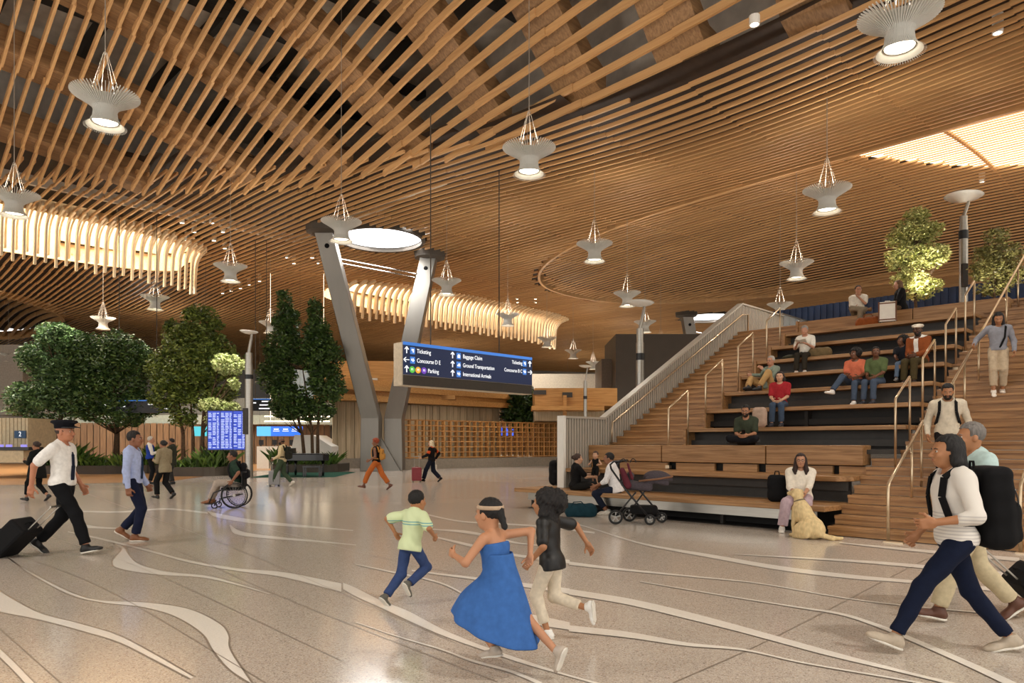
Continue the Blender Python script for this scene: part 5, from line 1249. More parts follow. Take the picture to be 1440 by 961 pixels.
def suitcase(label, loc, yaw, w, h, d, color, tilt=0.0, handle=.0, metal=False, trim=None, soft=False, toward=(0, 0, 0)):
    e = tag(empty('suitcase', loc, yaw), label, 'suitcase'); m = mat('case_'+color[1:], color, .4 if not soft else .8, var=.05)
    R = Matrix.Rotation(tilt, 3, 'X').to_4x4(); e.matrix_basis = Matrix.Translation(loc) @ Matrix.Rotation(yaw, 4, 'Z') @ R
    b = MB(); b.box(-w/2, w/2, -d/2, d/2, .06, h); b.build('shell', m, e, bevel=.035)
    b = MB()
    for k in range(5):
        x = -w/2+w*(k+.5)/5; b.box(x-.012, x+.012, -d/2-.008, d/2+.008, .12, h-.06)
    if not soft and not trim: b.build('ridges', m, e)
    if soft: b = MB(); b.box(-w*.4, w*.4, -d/2-.05, -d/2+.01, .12, h*.6); b.build('front_pocket', m, e, bevel=.02)
    for x in (-w/2+.05, w/2-.05):
        for y in (-d/2+.04, d/2-.04):
            b = MB(); b.lathe([(.028, -.014), (.03, 0), (.028, .014)], (x, y, .03), 14, Matrix.Rotation(math.pi/2, 3, 'Y')); b.build('wheel', M_BPLAS, e, smooth=True)
    b = MB(); b.tube([(-.06, 0, h), (-.055, 0, h+.03), (.055, 0, h+.03), (.06, 0, h)], .01, 6); b.build('grip', m, e)
    if handle:
        b = MB()
        for x in (-.09, .09): b.tube([(x, d/2-.04, h-.02), (x, d/2-.04, h+handle)], .008, 6)
        b.tube([(-.11, d/2-.04, h+handle), (.11, d/2-.04, h+handle)], .014, 8); b.build('telescopic_handle', M_STEEL, e)
    if trim:
        b = MB()
        for z in (.10, h-.06): b.box(-w/2-.006, w/2+.006, -d/2-.006, d/2+.006, z, z+.03)
        for x in (-w/2, w/2-.025): b.box(x-.004, x+.029, -d/2-.007, d/2+.007, .08, h-.0)
        b.build('leather_trim', mat('trim_leather', trim, .6), e)
    return e
def rowpt(px, y, z):
    t = (px-HX)/FPX; x = (t*(O0.y+Q*y)-O0.x-Q*y)/(Q*(1+t)); return Lw(x, y, z)
# wheelchair, facing left
wc = tag(empty('wheelchair', at(330, 714), math.radians(100)), 'black manual wheelchair with large spoked wheels carrying the man in green', 'wheelchair')
M_TYRE = mat('tyre', '#141414', .7)
for sx in (-1, 1):
    b = MB(); Rw = Matrix.Rotation(math.pi/2, 3, 'Y'); c = (sx*.29, -.05, .30)
    b.tube([(sx*.29, -.05+.285*math.cos(a), .30+.285*math.sin(a)) for a in np.linspace(0, 2*math.pi, 37)], .015, 8, False); wl_ = b.build('wheel', M_TYRE, wc, smooth=True)
    b = MB(); b.tube([(sx*.335, -.05+.255*math.cos(a), .30+.255*math.sin(a)) for a in np.linspace(0, 2*math.pi, 37)], .009, 6, False); b.build('hand_rim', M_BPLAS, wl_, smooth=True)
    b = MB()
    for k in range(18): a = 2*math.pi*k/18; b.tube([(sx*.31, -.05, .30), (sx*.29, -.05+.28*math.cos(a), .30+.28*math.sin(a))], .002, 4)
    b.lathe([(.03, -.03), (.03, .03)], c, 12, Rw); b.build('spokes', M_STEEL, wl_)
    b = MB(); b.tube([(sx*.22, .40+.06*math.cos(a), .065+.06*math.sin(a)) for a in np.linspace(0, 2*math.pi, 17)], .013, 8, False); b.tube([(sx*.22, .40, .065), (sx*.22, .36, .2)], .014, 6); b.build('caster', M_TYRE, wc, smooth=True)
b = MB()
for sx in (-.21, .21): b.tube([(sx, -.2, .85), (sx, -.2, .42), (sx, .28, .42), (sx, .42, .36), (sx, .52, .12)], .014, 8); b.tube([(sx, -.15, .30), (sx, .3, .22)], .012, 6); b.tube([(sx, -.2, .82), (sx, -.30, .84)], .018, 8)
b.tube([(-.21, -.05, .30), (.21, -.05, .30)], .016, 8); b.build('frame', M_BPLAS, wc, smooth=True)
b = MB(); b.box(-.21, .21, -.2, .26, .43, .48); b.build('seat_cushion', M_BLACK, wc, bevel=.015); b = MB(); b.box(-.21, .21, -.24, -.20, .48, .82); b.build('backrest', M_BLACK, wc, bevel=.01)
b = MB(); b.box(-.2, .2, .46, .62, .09, .11); b.build('footplate', M_BPLAS, wc)
# pushchair
st = tag(empty('pushchair', at(898, 737.5), math.radians(-8)), 'dark grey pushchair with tan bumper parked beside the family', 'pushchair'); M_GREYF = mat('grey_fabric', '#4a4348', .85, scale=40); M_TAN = mat('tan_leather', '#7a5236', .6)
def swheel(x, y, r):
    b = MB(); b.tube([(x+(r-.02)*math.cos(a), y, r+(r-.02)*math.sin(a)) for a in np.linspace(0, 2*math.pi, 29)], .02, 8, False); w_ = b.build('wheel', M_TYRE, st, smooth=True)
    b = MB(); b.tube([(x+(r-.045)*math.cos(a), y, r+(r-.045)*math.sin(a)) for a in np.linspace(0, 2*math.pi, 25)], .006, 6, False)
    for k in range(5): a = 2*math.pi*k/5+.3; b.bar((x, y, r), (x+(r-.04)*math.cos(a), y, r+(r-.04)*math.sin(a)), .022, .016, (0, 1, 0))
    b.lathe([(.02, -.03), (.022, 0), (.02, .03)], (x, y, r), 12, Matrix.Rotation(math.pi/2, 3, 'X')); b.build('hub_spokes', mat('grey_alloy', '#8e8c88', .4, .5), w_)
swheel(-.42, -.10, .135); swheel(-.16, .42, .135); swheel(.20, -.14, .10); swheel(.44, .30, .10)
b = MB()
for y0, y1 in ((-.10, -.14), (.42, .30)):
    ox = 0 if y0 < 0 else .24
    b.tube([(-.50+ox*.6, y0, 1.02), (-.52+ox*.6, y0, 1.10), (-.46+ox*.6, y0, 1.16), (-.34+ox*.6, y0, 1.17)], .018, 8)
    b.tube([(-.50+ox*.6, y0, 1.02), (-.22+ox, y0, .62), (.20+ox, y1, .12)], .018, 8); b.tube([(-.05+ox*.8, y0, .60), (-.42+ox, y0, .15)], .015, 8)
b.tube([(-.34, -.10, 1.17), (-.2, .42, 1.17)], .022, 8); b.tube([(-.42, -.1, .15), (-.16, .42, .15)], .012, 6); b.tube([(.2, -.14, .12), (.44, .3, .12)], .012, 6); b.build('frame', M_BPLAS, st, smooth=True)
def seatf(P): return sm(.07, bxs(P, (.02, .13, .70), (.24, .17, .08), roty(-.12).astype(np.float32), .07), bxs(P, (-.20, .13, .82), (.07, .16, .16), roty(-.6).astype(np.float32), .06), bxs(P, (.34, .13, .80), (.22, .16, .055), roty(-.22).astype(np.float32), .05))
blob('seat_unit', seatf, (-.5, -.15, .45), (.6, .45, 1.15), .018, M_GREYF, st)
def canf(P): d = el(P, (.36, .13, .84), (.27, .18, .15), roty(-.12).astype(np.float32)); return np.maximum(d, .80+.12*P[..., 0]*0-P[..., 2])
blob('canopy', canf, (-.1, -.15, .6), (.7, .45, 1.1), .014, M_GREYF, st)
b = MB(); b.tube([(.0, -.05, .80), (.35, -.06, .84), (.60, .0, .88), (.62, .13, .88), (.60, .26, .88), (.35, .32, .84)], .018, 8); b.build('bumper_bar', M_TAN, st, smooth=True)
b = MB(); b.box(-.15, .35, -.02, .30, .18, .34); b.build('storage_basket', M_BLACK, st, bevel=.04)
def dangl(P): return sm(.03, rc(P, (-.30, -.08, 1.0), (-.2, -.06, .72), .05, .07), rc(P, (-.2, -.1, 1.12), (-.12, -.08, .85), .02, .03))
blob('hanging_bag', dangl, (-.5, -.25, .5), (.1, .15, 1.25), .016, mat('dark_red_bag', '#5a2630', .8), st)
b = MB()
for x in (-.28, -.1): b.tube([(x+.05*math.cos(a), .0, 1.14+.07*math.sin(a)) for a in np.linspace(0, math.pi, 9)], .009, 6)
b.build('clip_straps', M_BPLAS, st)
# bags
def bag(name, label, cat, loc, yaw, f, lo, hi, h, color, group=None, handles=None, rough=.85):
    e = tag(empty(name, loc, yaw), label, cat, group); blob('bag_body', f, lo, hi, h, mat('bag_'+color[1:], color, rough, var=.12, scale=18), e)
    if handles:
        b = MB()
        for P in handles: b.tube(P, .011, 6)
        b.build('handles', mat('bag_'+color[1:], color, rough), e, smooth=True)
    return e
duf = lambda P: sm(.05, rc(P, (-.20, 0, .14), (.20, 0, .14), .135, .135), bxs(P, (0, 0, .07), (.30, .13, .07), None, .05))+.006*np.sin(P[..., 0]*30+P[..., 2]*20)
bag('duffel_bag', 'dark teal duffel bag on the floor before the lowest bench', 'bag', at(817, 727), -.1, duf, (-.42, -.22, -.03), (.42, .22, .36), .016, '#15323c', handles=[[(-.2, -.12, .2), (-.15, -.05, .30), (.0, -.03, .31), (.1, -.1, .22)]])
bp = lambda P: sm(.04, bxs(P, (0, 0, .25), (.17, .10, .25), None, .09), bxs(P, (0, -.1, .16), (.13, .05, .13), None, .05))+.004*np.sin(P[..., 2]*35)
bag('backpack', 'large black backpack standing upright at the left tip of the lowest bench', 'backpack', at(785, 683, .46)+Vector((0, 0, .0)), .2, lambda P: bp(P/np.array([1.35, 1.6, 1.25], np.float32))*1.25, (-.4, -.4, -.03), (.4, .35, .75), .018, '#141416', handles=[[(-.04, 0, .61), (-.03, 0, .68), (.03, 0, .68), (.04, 0, .61)]])
bag('backpack', 'black backpack slumped on the bench beside the woman with the dog', 'backpack', Lw(-1.05, .42, .46), math.radians(158), lambda P: bp(P*1.05), (-.3, -.3, -.03), (.3, .25, .6), .016, '#141416', handles=[[(-.04, 0, .48), (-.03, 0, .54), (.03, 0, .54), (.04, 0, .48)], [(-.1, -.1, .42), (-.16, -.2, .3), (-.14, -.14, .08)]])
bag('backpack', 'pale pink and grey backpack beside the feet of the person in red', 'backpack', rowpt(1068, 2.80, 1.84), 2.5, lambda P: bp(P*1.15), (-.3, -.3, -.03), (.3, .25, .6), .018, '#b39a88', handles=[[(-.12, -.12, .35), (-.1, -.17, .2), (-.12, -.12, .05)]])
bag('shoulder_bag', 'tan patterned cloth bag lying right of the reader in white', 'bag', rowpt(1153, 6.35, 3.68), -.7, lambda P: duf(P*1.15)/1.15, (-.4, -.22, -.03), (.4, .22, .36), .018, '#6b5a3e')
bag('jacket_bundle', 'dark olive jacket lying left of the reader in white', 'jacket', rowpt(1113, 6.35, 3.68), -.7, lambda P: el(P, (0, 0, .05), (.24, .16, .07))+.012*np.sin(P[..., 0]*25)*np.cos(P[..., 1]*22), (-.32, -.25, -.03), (.32, .25, .18), .016, '#3c3a2c')
bag('leather_bag', 'orange brown leather holdall on the ledge below the man on top', 'bag', rowpt(1221, 8.25, 4.6), -.75, lambda P: duf(P*1.05), (-.42, -.22, -.03), (.42, .22, .36), .018, '#8a4a22', handles=[[(-.12, 0, .24), (-.08, 0, .33), (.08, 0, .33), (.12, 0, .24)]])
suitcase('white hard case with brown leather trim standing on the top tier', rowpt(1248, 8.2, 4.6), -.5, .42, .58, .24, '#e3dccf', trim='#6a3e20')
suitcase('dark red carry-on suitcase beside the blonde woman', at(586, 678.5), .1, .38, .58, .24, '#7e1420', handle=.42)
suitcase('silver grey carry-on suitcase held by the man with the tan shirt', at(386, 684.5), .2, .38, .56, .24, '#8b8b8c', handle=.45)
suitcase('black soft trolley case tilted behind the pilot at the left edge', at(-8, 783), math.radians(-90), .42, .62, .26, '#151517', tilt=-.80, handle=.42, soft=True)
suitcase('black trolley case tilted behind the man in teal, cut by the right edge', at(1505, 868), math.radians(80), .38, .55, .24, '#151517', tilt=-.8, handle=.5, soft=True)
# ------------------------------------------------------------------ people
RD = math.radians; rng_ = None
def walkpose(st=.30, ph=1, ft=.5): # ph=+1: left foot forward
    f, b = (-.08*1, st, .095), (.09, -st, .15)
    if ph < 0: f, b = (.08, st, .095), (-.09, -st, .15)
    fw = (0, .95, .18); bk = (0, .8, -.6)
    return dict(pelvis=(0, 0, .90), aL=f if ph > 0 else b, aR=b if ph > 0 else f, ftL=fw if ph > 0 else bk, ftR=bk if ph > 0 else fw, twist=.0)
J = person('walking pilot in white short-sleeved shirt, black trousers and peaked cap', at(88, 779), RD(-88), H=1.86, q=2, skin='#b5795a', hair=('bald', '#3a2a22'), hat='pilot', top=('#eceae6', 'short', -.05), bot=('#101114', 'long', .022), shoe='#0c0c0d', wL=(-.24, .10, .84), wR=(.26, -.22, .86), chub=1.08, build=1.05, **walkpose(.34, -1))
def necktie(J, col, z0=.42, z1=.02, nm='necktie'):
    b = MB(); P = [J['W'](0, .085, z0+.03), J['W'](0, .128, z0-.08), J['W'](0.01, .14, .2), J['W'](0.015, .13, z1)]
    for a, c, w in zip(P, P[1:], (.03, .05, .07)): b.bar(a, c, w, .01, tuple(J['T'][:, 1]))
    b.build(nm, cloth_mat(col), J['o'])
necktie(J, '#1a2238')
b = MB()
for sx in (-1, 1): b.bar(J['W'](sx*.11, -.01, .487), J['W'](sx*.19, -.01, .468), .05, .012)
b.build('epaulettes', cloth_mat('#15181f'), J['o'])
J = person('man in light blue long-sleeved shirt, dark tie and navy trousers', at(187, 761), RD(-80), H=1.74, q=2, skin='#8a5a40', hair=('short', '#14100e'), top=('#a9b6dc', 'long', -.05), bot=('#161c34', 'long', .02), shoe='#7a4a28', wL=(-.25, .12, .84), wR=(.27, .02, .80), curl=.9,
           pelvis=(0, 0, .92), aL=(-.09, -.18, .17), aR=(.08, .06, .09), kL=(0, 1, .1), ftL=(0, .85, -.5))
necktie(J, '#20304a')
person('woman in loose black dress and black shoes walking left behind the pilot', at(52, 705), RD(80), H=1.62, q=1, skin='#9a6a4c', hair=('bun', '#2c1c14'), top=('#121413', 'long', -.10), bot=('#101010', 'crop'), shoe='#151515', skirt=('#121413', [(0, 0, 1.05, .19, .15), (0, 0, .85, .23, .19), (0, 0, .62, .25, .21)]), wL=(-.15, .25, 1.1), wR=(.16, .24, 1.1), **walkpose(.26, 1))
J = person('grey-haired volunteer in royal blue vest, white sleeves and black trousers', at(211, 681), RD(-60), H=1.82, q=0, skin='#b5846a', hair=('short', '#b9b4aa'), top=('#dedad2', 'long', -.05), vest=('#1f3a8c', -.06, .02), bot=('#101114', 'long', .022), wL=(-.08, .26, 1.12), wR=(.08, .28, 1.12))
J = person('woman in khaki jacket and black trousers walking left in the middle group', at(232, 702), RD(70), H=1.66, q=1, skin='#94664c', hair=('bun', '#17110e'), top=('#8b7f66', 'long', -.16, .025), bot=('#121212', 'long', .025), shoe='#111111', wL=(-.12, .28, 1.08), wR=(.12, .26, 1.12), lean=.08, **walkpose(.2, 1))
J = person('person in dark olive coat standing behind the woman in khaki', at(242, 681.5), RD(95), H=1.74, q=0, skin='#94664c', hair=('short', '#17110e'), top=('#2e3026', 'long', -.25, .025), bot=('#111111', 'long', .02), shoe='#111111')
# wheelchair user
wl_ = at(330, 714)
J = person('man in dark green polo and beige trousers seated in the wheelchair', (wl_.x, wl_.y, .485), RD(100), H=1.74, q=1, skin='#8a5a40', hair=('short', '#14100e'), hat=None, top=('#24382c', 'short', -.03), bot=('#a3968a', 'long', .02), shoe='#7a4a28', pelvis=(0, -.05, .10), lean=.14, aL=(-.12, .52, -.29), aR=(.12, .52, -.29), wL=(-.31, .0, .14), wR=(.31, .0, .14), eL=(-.6, -1, .2), eR=(.6, -1, .2))
backpack(J, 'black backpack on the back of the man in the wheelchair', '#16161a', w=.14, h=.2, d=.08)
J = person('bearded man in tan shirt and green trousers walking left', at(397, 684.5), RD(85), H=1.78, q=1, skin='#6a452f', hair=('bald', '#14100e'), beard='#14100e', top=('#cdbb92', 'long', -.06), bot=('#3c4c38', 'long', .022), shoe='#cfc8ba', wL=(-.24, .20, .93), wR=(.2, .2, 1.0), **walkpose(.3, 1))
backpack(J, 'dark olive backpack worn by the bearded man in tan', '#20231c', w=.15, h=.22, d=.09)
J = person('woman in black top and orange trousers with red curly hair walking left', at(529, 689), RD(82), H=1.74, q=1, skin='#7d5138', hair=('curly', '#8a3a1c'), top=('#15110f', 'sleeveless', -.02), bot=('#b0602c', 'crop', .03), shoe='#5a3220', wL=(-.20, .16, .95), wR=(.24, .05, .92), **walkpose(.42, 1))
backpack(J, 'mustard yellow backpack of the woman in orange trousers', '#b98440', w=.13, h=.19, d=.07)
J = person('blonde woman in black cardigan over orange top, dark flared jeans', at(607, 678), RD(75), H=1.70, q=1, skin='#c49478', hair=('bob', '#e0cfae'), top=('#d2562c', 'short', -.03), vest=('#151214', -.10, .05, 1), bot=('#161a28', 'long', .035), shoe='#151214', wL=(-.3, .28, .98), wR=(.25, -.08, .92), **walkpose(.32, 1))
b = bag('shoulder_bag', 'white cloth bag hanging at the side of the blonde woman', 'bag', at(612, 675.5)+Vector((0, -.3, .62)), .2, lambda P: bxs(P, (0, 0, -.14), (.11, .04, .17), None, .035), (-.18, -.1, -.4), (.18, .1, .1), .016, '#cfc6b8', handles=[[(-.06, 0, .0), (-.02, 0, .14), (.04, .08, .3), (.06, 0, 0)]])
# children
J = person('boy in pale green striped T-shirt and jeans running away', at(570, 849), RD(-38), H=1.09, hs=1.30, q=2, skin='#a8744f', hair=('short', '#0e0c0c'), top=('#cfe0a8', 'short', -.10, .03), topmat=stripe_mat('boy_stripes', '#cfdcb0', '#6fa6a8', 42, .725, .772), bot=('#34456e', 'long', .022), shoe='#5a5850',
           pelvis=(0, .10, .86), lean=.22, side=.0, aL=(-.09, -.30, .14), aR=(.09, -.02, .30), kR=(0, 1, 0), ftL=(0, .7, -.7), ftR=(0, .5, -.85), wL=(-.30, .08, 1.0), wR=(.32, .28, .98), eL=(-.9, -1, 0), eR=(.9, -1, .1), curl=1.0)
J = person('girl in cobalt blue strap dress with dark tied hair running left', at(712, 946), RD(58), H=1.16, hs=1.28, q=2, skin='#b98462', hair=('pony', '#0f0c0d'), hat='headband', top=('#3b66a8', 'strap', .02), bot=('#3b66a8', 'none'), shoe='#b5a89a',
           skirt=('#3b66a8', [(0, .09, 1.15, .150, .122), (0, .08, 1.02, .160, .140), (0, .06, .92, .18, .17, .05), (0, .10, .78, .22, .28, .15), (0, .13, .62, .28, .37, .26), (0, .13, .48, .33, .42, .30), (0, .13, .41, .35, .45, .32)]),
           pelvis=(0, .08, .88), lean=.18, aL=(-.07, .10, .24), aR=(.08, -.60, .16), ftL=(0, .9, -.2), ftR=(0, .35, -.93), wL=(-.22, .46, 1.12), wR=(.28, -.10, 1.1), eL=(-.7, -1, -.4), eR=(.8, -1, -.2), curl=.7)
J = person('girl in black T-shirt and cream trousers with flying dark curls running left', at(778, 897), RD(64), H=1.15, hs=1.24, q=2, skin='#a8744f', hair=('fly', '#120d0c'), top=('#0c0c0d', 'short', -.12, .02), bot=('#d9cdb8', 'crop', .02), shoe='#e8e6e0',
           pelvis=(0, .02, .90), lean=.12, aL=(-.08, .04, .09), aR=(.08, -.38, .36), kR=(0, 1, -.2), ftR=(0, -.1, -1), wL=(-.28, .16, .90), wR=(.36, -.28, 1.05), eL=(-.6, -1, 0), eR=(.9, -.6, .1))
# family on the lowest bench
sc = .46
mo = at(812, 690, .46)+Vector((0, .15, 0))
J = person('woman in black T-shirt sitting cross-legged on the lowest bench with baby', mo, RD(-78), H=1.66, q=1, skin='#c79a7c', hair=('bun', '#3b2a20'), top=('#131213', 'short', -.04), bot=('#1a1917', 'crop', .022), shoe='#c79a7c', pelvis=(0, -.05, .10), lean=.10, aL=(.16, .26, .07), aR=(-.14, .36, .09), kL=(-1, .3, .15), kR=(1, .3, .15), ftL=(.8, .5, 0), ftR=(-.8, .5, 0), wL=(-.02, .42, .36), wR=(.06, .40, .30), look=(0, .05))
ba = person('baby in black sleeveless romper held up by the seated woman', wpt(J, (0.0, .44, .10)), RD(150), H=.72, hs=1.75, q=1, skin='#c79a7c', hair=('short', '#4a3528'), top=('#141414', 'sleeveless', -.08), bot=('#141414', 'short', .02), shoe='#c79a7c', aL=(-.12, .05, .12), aR=(.12, .05, .12), wL=(-.30, .28, 1.1), wR=(.30, .28, 1.1))
mp = at(868, 694, .46)+Vector((0, .15, 0))
J = person('man in white shirt and dark jeans seated on the bench, back to camera', mp, RD(72), H=1.76, q=1, skin='#8a5c40', hair=('short', '#0f0c0c'), top=('#e6e4e4', 'roll', -.10, .024), bot=('#1b2030', 'crop', .02), shoe='#e2ddd2', pelvis=(0, 0, .10), lean=.24, aL=(-.14, .18, -.37), aR=(.14, .20, -.37), kL=(-.1, 1, .5), kR=(.1, 1, .5), wL=(-.12, .40, .14), wR=(.14, .42, .10), look=(.15, 0))
# woman with dog
ws = Lw(-.62, .40, .46)
J = person('smiling woman in cream sweater and lilac trousers seated behind the dog', ws, RD(160), H=1.74, q=2, skin='#b58466', hair=('long', '#2a1812'), glasses=True, top=('#e6ddcd', 'roll', -.06, .022), bot=('#b9a3ab', 'long', .035), shoe='#e6e2da', chub=1.15, pelvis=(0, 0, .11), lean=.04, aL=(-.02, .40, -.375), aR=(.30, .44, -.375), kR=(.35, 1, .1), wL=(-.05, .38, .19), wR=(.10, .36, .19), look=(-.05, .02))
# dog: sits with its back to the camera
dg_ = tag(empty('x'), 'x', 'x'); bpy.data.objects.remove(dg_)
def dogf(P):
    d = sm(.10, el(P, (0, -.16, .15), (.15, .19, .15)), rc(P, (0, -.14, .20), (0, .06, .42), .135, .125), el(P, (0, .10, .40), (.115, .13, .15)))
    d = sm(.06, d, rc(P, (0, .08, .46), (0, .16, .64), .088, .072))
    d = sm(.04, d, el(P, (0, .18, .70), (.074, .09, .068)), rc(P, (0, .24, .70), (0, .35, .675), .045, .034))
    for s_ in (-1, 1):
        d = sm(.04, d, el(P, (s_*.15, -.08, .13), (.075, .17, .125)))                    # thigh
        d = sm(.03, d, rc(P, (s_*.17, -.20, .05), (s_*.17, .06, .035), .035, .036))          # hind foot
        d = sm(.04, d, rc(P, (s_*.085, .14, .34), (s_*.08, .17, .18), .048, .034)); d = sm(.02, d, rc(P, (s_*.08, .17, .18), (s_*.08, .16, .05), .032, .028), rc(P, (s_*.08, .16, .03), (s_*.08, .22, .028), .033, .030))
        d = sm(.015, d, rc(P, (s_*.068, .15, .735), (s_*.092, .165, .66), .022, .030))     # ears
    d = sm(.03, d, rc(P, (0, -.30, .08), (.12, -.42, .035), .045, .036), rc(P, (.12, -.42, .035), (.30, -.44, .03), .036, .024))
    return d+.0025*np.sin(P[..., 2]*70+P[..., 0]*40)
dgl = at(1137, 758)
dgo = blob('dog', dogf, (-.35, -.6, -.02), (.45, .45, .85), .012, mat('golden_fur', '#d6bd8c', .75, var=.16, scale=14, stretch=(2, 2, .6), bump=.5)); dgo.location = dgl+Vector((0, .12, 0)); dgo.rotation_euler = (0, 0, RD(22)); tag(dgo, 'pale golden labrador sitting at the feet of the smiling woman', 'dog')
b = MB(); b.lathe([(.088, -.012), (.091, 0), (.088, .012), (.084, 0), (.088, -.012)], (0, .125, .57), 24, Matrix.Rotation(-.42, 3, 'X')); b.build('collar', mat('dog_collar', '#7a6a50', .6), dgo, smooth=True)
for s_ in (-1, 1): b = MB(); b.ell((s_*.035, .262, .725), (.009, .009, .009), 8); b.build('eye', M_BPLAS, dgo)
b = MB(); b.ell((0, .385, .685), (.014, .012, .011), 10); b.build('nose', M_BPLAS, dgo)
b = MB(); b.tube([wpt(J, (-.05*J['s'], .42*J['s'], .19*J['s'])), (dgl.x-.03, dgl.y+.35, .70), (dgl.x-.05, dgl.y+.26, .60)], .006, 6); tag(b.build('lead', mat('lead_leather', '#5a4636', .6)), 'thin brown dog lead from the woman to the labrador', 'lead')
# people on the tiers (feet on the tier below)
def tier(px, k, dy=.28): return rowpt(px, .87*(k-1)+dy, .46*k)
SITL = dict(aL=(-.10, .46, -.375), aR=(.11, .44, -.375))
J = person('man in dark green T-shirt and glasses sitting cross-legged with phone', rowpt(1050, 2.0, 1.46), RD(150), H=1.72, q=1, skin='#a87554', hair=('short', '#14100e'), beard='#2a1d16', glasses=True, top=('#3a4032', 'short', -.05), bot=('#16161a', 'long', .022), shoe='#222222', pelvis=(0, -.05, .10), lean=.22, aL=(.16, .24, .07), aR=(-.14, .32, .09), kL=(-1, .3, .15), kR=(1, .3, .15), ftL=(.8, .5, 0), ftR=(-.8, .5, 0), wL=(-.08, .34, .20), wR=(.08, .34, .20), look=(0, -.15))
b = MB(); b.box(-.035, .035, -.005, .005, -.07, .07); ph = b.build('phone', M_BPLAS, None, bevel=.003); ph.location = wpt(J, (-.03, .43, .27)); ph.rotation_euler = (-.9, 0, RD(150)); tag(ph, 'dark smartphone held by the man in dark green', 'phone')
person('dark-haired person in red polo shirt and jeans seated facing the camera', tier(1097, 5), RD(150), H=1.66, q=1, skin='#c79a7c', hair=('bob', '#241a16'), top=('#9a262c', 'short', -.05), bot=('#3f4d60', 'long', .02), shoe='#3a3a40', pelvis=(0, 0, .10), lean=.02, wL=(-.08, .30, .16), wR=(.10, .30, .16), **SITL)
person('older grey-haired man in sage shirt and khaki trousers reclining, hand to chin', tier(1080, 6, .30), RD(118), H=1.74, q=1, skin='#b98468', hair=('short', '#a8a298'), glasses=True, top=('#7f8a7c', 'long', -.06, .02), bot=('#b08d5c', 'long', .025), shoe='#2a2c30', pelvis=(0, -.05, .10), lean=-.12, aL=(-.12, .42, .08), aR=(.14, .52, .09), kL=(-.2, .3, 1), kR=(.6, .3, .6), wL=(-.03, .20, .50), eL=(-.3, .3, -1), wR=(.50, .0, .42), look=(.2, 0))
J = person('grey-haired reader in white T-shirt and dark trousers on the upper tiers', tier(1133, 8), RD(142), H=1.70, q=0, skin='#b98468', hair=('short', '#8f8b86'), top=('#e2dccf', 'short', -.05), bot=('#2f2a22', 'long', .02), shoe='#d8d2c8', pelvis=(0, 0, .10), lean=.08, wL=(-.10, .32, .34), wR=(.12, .32, .34), look=(0, -.3), **SITL)
b = MB(); b.bar((-.13, 0, .03), (0, 0, 0), .18, .012, (0, 0, 1)); b.bar((0, 0, 0), (.13, 0, .03), .18, .012, (0, 0, 1)); bk_ = b.build('book', mat('paper', '#d9d2c2', .8)); bk_.location = wpt(J, (0, .42, .37)); bk_.rotation_euler = (.5, 0, RD(142)); tag(bk_, 'open book held by the reader in white', 'book')
person('woman in coral T-shirt and jeans with full dark curls, legs crossed', tier(1203, 6), RD(140), H=1.68, q=1, skin='#6a432c', hair=('afro', '#120e0d'), top=('#c46a4e', 'short', -.06), bot=('#465264', 'long', .016), shoe='#e6e0d8', pelvis=(0, 0, .10), lean=.02, aL=(-.08, .46, -.375), aR=(.33, .62, -.12), kR=(0, 1, 1), ftR=(.5, .8, .1), wL=(-.14, .32, .18), wR=(.06, .34, .20), look=(-.45, .05))
person('woman in green T-shirt and jeans with braided hair beside the coral shirt', tier(1233, 6), RD(132), H=1.68, q=1, skin='#6a432c', hair=('pony', '#120e0d'), top=('#56633f', 'short', -.06), bot=('#465264', 'long', .016), shoe='#33333a', pelvis=(0, 0, .10), lean=.06, wL=(-.10, .34, .16), wR=(.08, .32, .16), look=(.4, .05), **SITL)
person('child in dark T-shirt and light jeans leaning on the man in the cap', tier(1271, 7, .30), RD(140), H=1.34, hs=1.2, q=1, skin='#6a432c', hair=('afro', '#120e0d'), top=('#1a1c22', 'short', -.06), bot=('#6a7d96', 'long', .016), shoe='#8a8a8a', pelvis=(0, -.1, .10), side=.14, lean=-.04, wL=(-.14, .28, .18), wR=(.14, .30, .2), look=(-.6, .2), aL=(-.1, .44, -.375), aR=(.11, .40, -.375))
person('man in rust jacket, white shirt and white flat cap seated beside child', tier(1293, 7), RD(125), H=1.80, q=1, skin='#5a3a28', hair=('short', '#120e0d'), beard='#1a1412', hat='flat', top=('#e4dfd6', 'long', -.05), vest=('#8a4a26', -.12, .045, 1), bot=('#4a4028', 'long', .022), shoe='#2a2420', pelvis=(0, 0, .10), lean=.10, wL=(-.10, .34, .18), wR=(.08, .32, .16), look=(.4, -.05), **SITL)
person('man in white T-shirt and sunglasses seated on the top tier, hand to chin', rowpt(1207, 8.95, 5.03), RD(150), H=1.74, q=0, skin='#b98468', hair=('short', '#241a16'), glasses=True, top=('#ddd6c8', 'short', -.05), bot=('#8a7c68', 'long', .022), shoe='#8a6a4a', pelvis=(0, 0, .10), lean=.04, aL=(-.05, .42, -.33), aR=(-.28, .42, .10), kR=(1, .6, .3), kL=(0, 1, .2), wL=(-.02, .18, .50), eL=(-.4, .5, -1), wR=(.05, .30, .2), look=(.3, 0))
person('woman in long black jacket seated on the top tier, turned to her case', rowpt(1268, 9.0, 5.03), RD(75), H=1.72, q=0, skin='#b98468', hair=('bob', '#6a4e36'), top=('#141315', 'long', -.18, .028), bot=('#5a4632', 'long', .02), shoe='#2a2420', pelvis=(0, 0, .10), lean=.12, wL=(-.2, .38, .16), wR=(.12, .34, .14), **SITL)
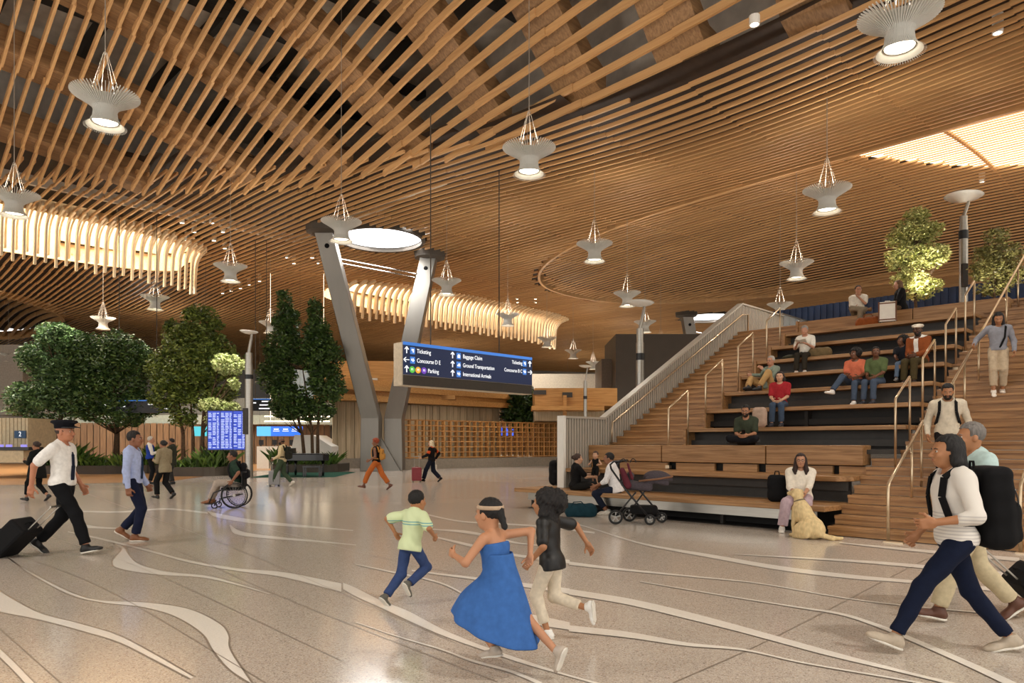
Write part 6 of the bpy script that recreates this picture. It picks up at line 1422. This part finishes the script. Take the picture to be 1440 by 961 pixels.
# on the stairs
J = person('woman in grey scoop-neck top and beige trousers coming down the stairs', Lw(1.45, 4.62, .153*16), RD(150), H=1.66, q=1, skin='#a8744f', hair=('verylong', '#17110f'), top=('#8b8c94', 'long', -.03), bot=('#b9a68c', 'crop', .024), shoe='#e2d8cc', aL=(-.07, .04, .085), aR=(.09, .26, -.06), ftR=(0, .9, -.35), pelvis=(0, .04, .90), wL=(-.26, .12, .84), wR=(.42, .14, 1.0), look=(0, -.42))
b = MB()
P = [J['W'](-.02, .12, .02), J['W'](-.10, .12, .22), J['W'](-.12, .08, .44), J['W'](-.12, -.04, .50), J['W'](-.10, -.12, .3), J['W'](-.1, -.13, .05)]
for a, c in zip(P, P[1:]): b.bar(a, c, .035, .012, tuple(Vector((Vector(a)+Vector(c))/2)-Vector(J['W'](0, 0, .2))))
b.build('bag_strap', M_BLACK, J['o'])
J = person('bearded man in cream sweater with black backpack straps descending', Lw(1.36, 1.42, .153*5), RD(150), H=1.78, q=2, skin='#a8744f', hair=('short', '#100d0c'), beard='#15100e', top=('#cfc4b0', 'long', -.06, .022), bot=('#1c1a1c', 'long', .022), shoe='#2a2624', aL=(-.08, .02, .085), aR=(.09, .24, -.06), pelvis=(0, .04, .90), wL=(-.27, .06, .84), wR=(.27, .10, .84), look=(0, -.30), build=1.05)
backpack(J, 'black backpack worn by the bearded man in cream', '#141416', w=.15, h=.22, d=.08)
# foreground pair
J = person('woman in white shirt and dark jeans striding left in the foreground', at(1344, 918), RD(82), H=1.66, q=2, skin='#a8744f', hair=('bob', '#0f0c0d'), top=('#d9d4ce', 'roll', -.06, .022), topmat=stripe_mat('thin_stripes', '#ddd8d0', '#c4bfba', 42), bot=('#121a30', 'long', .014), shoe='#b3a592', pelvis=(0, .0, .86), lean=.06, aL=(-.08, .46, .11), aR=(.08, -.40, .11), ftL=(0, .93, .35), ftR=(0, .97, -.2), wL=(-.24, .24, .98), wR=(.26, .16, .84), curl=.9)
backpack(J, 'bulky black backpack of the foreground woman in white', '#101012', w=.19, h=.30, d=.13, z=.20)
J = person('grey-haired man in pale teal shirt and cream trousers behind the striding woman', at(1372, 873), RD(84), H=1.74, q=2, skin='#a8744f', hair=('short', '#6f6a66'), top=('#b5cdcb', 'short', -.06, .022), bot=('#c2b494', 'long', .024), shoe='#5a3626', lean=.03, wL=(-.24, .2, .88), wR=(.26, -.30, .92), **walkpose(.34, 1))
# security lanyard, book and other small things stay with their people
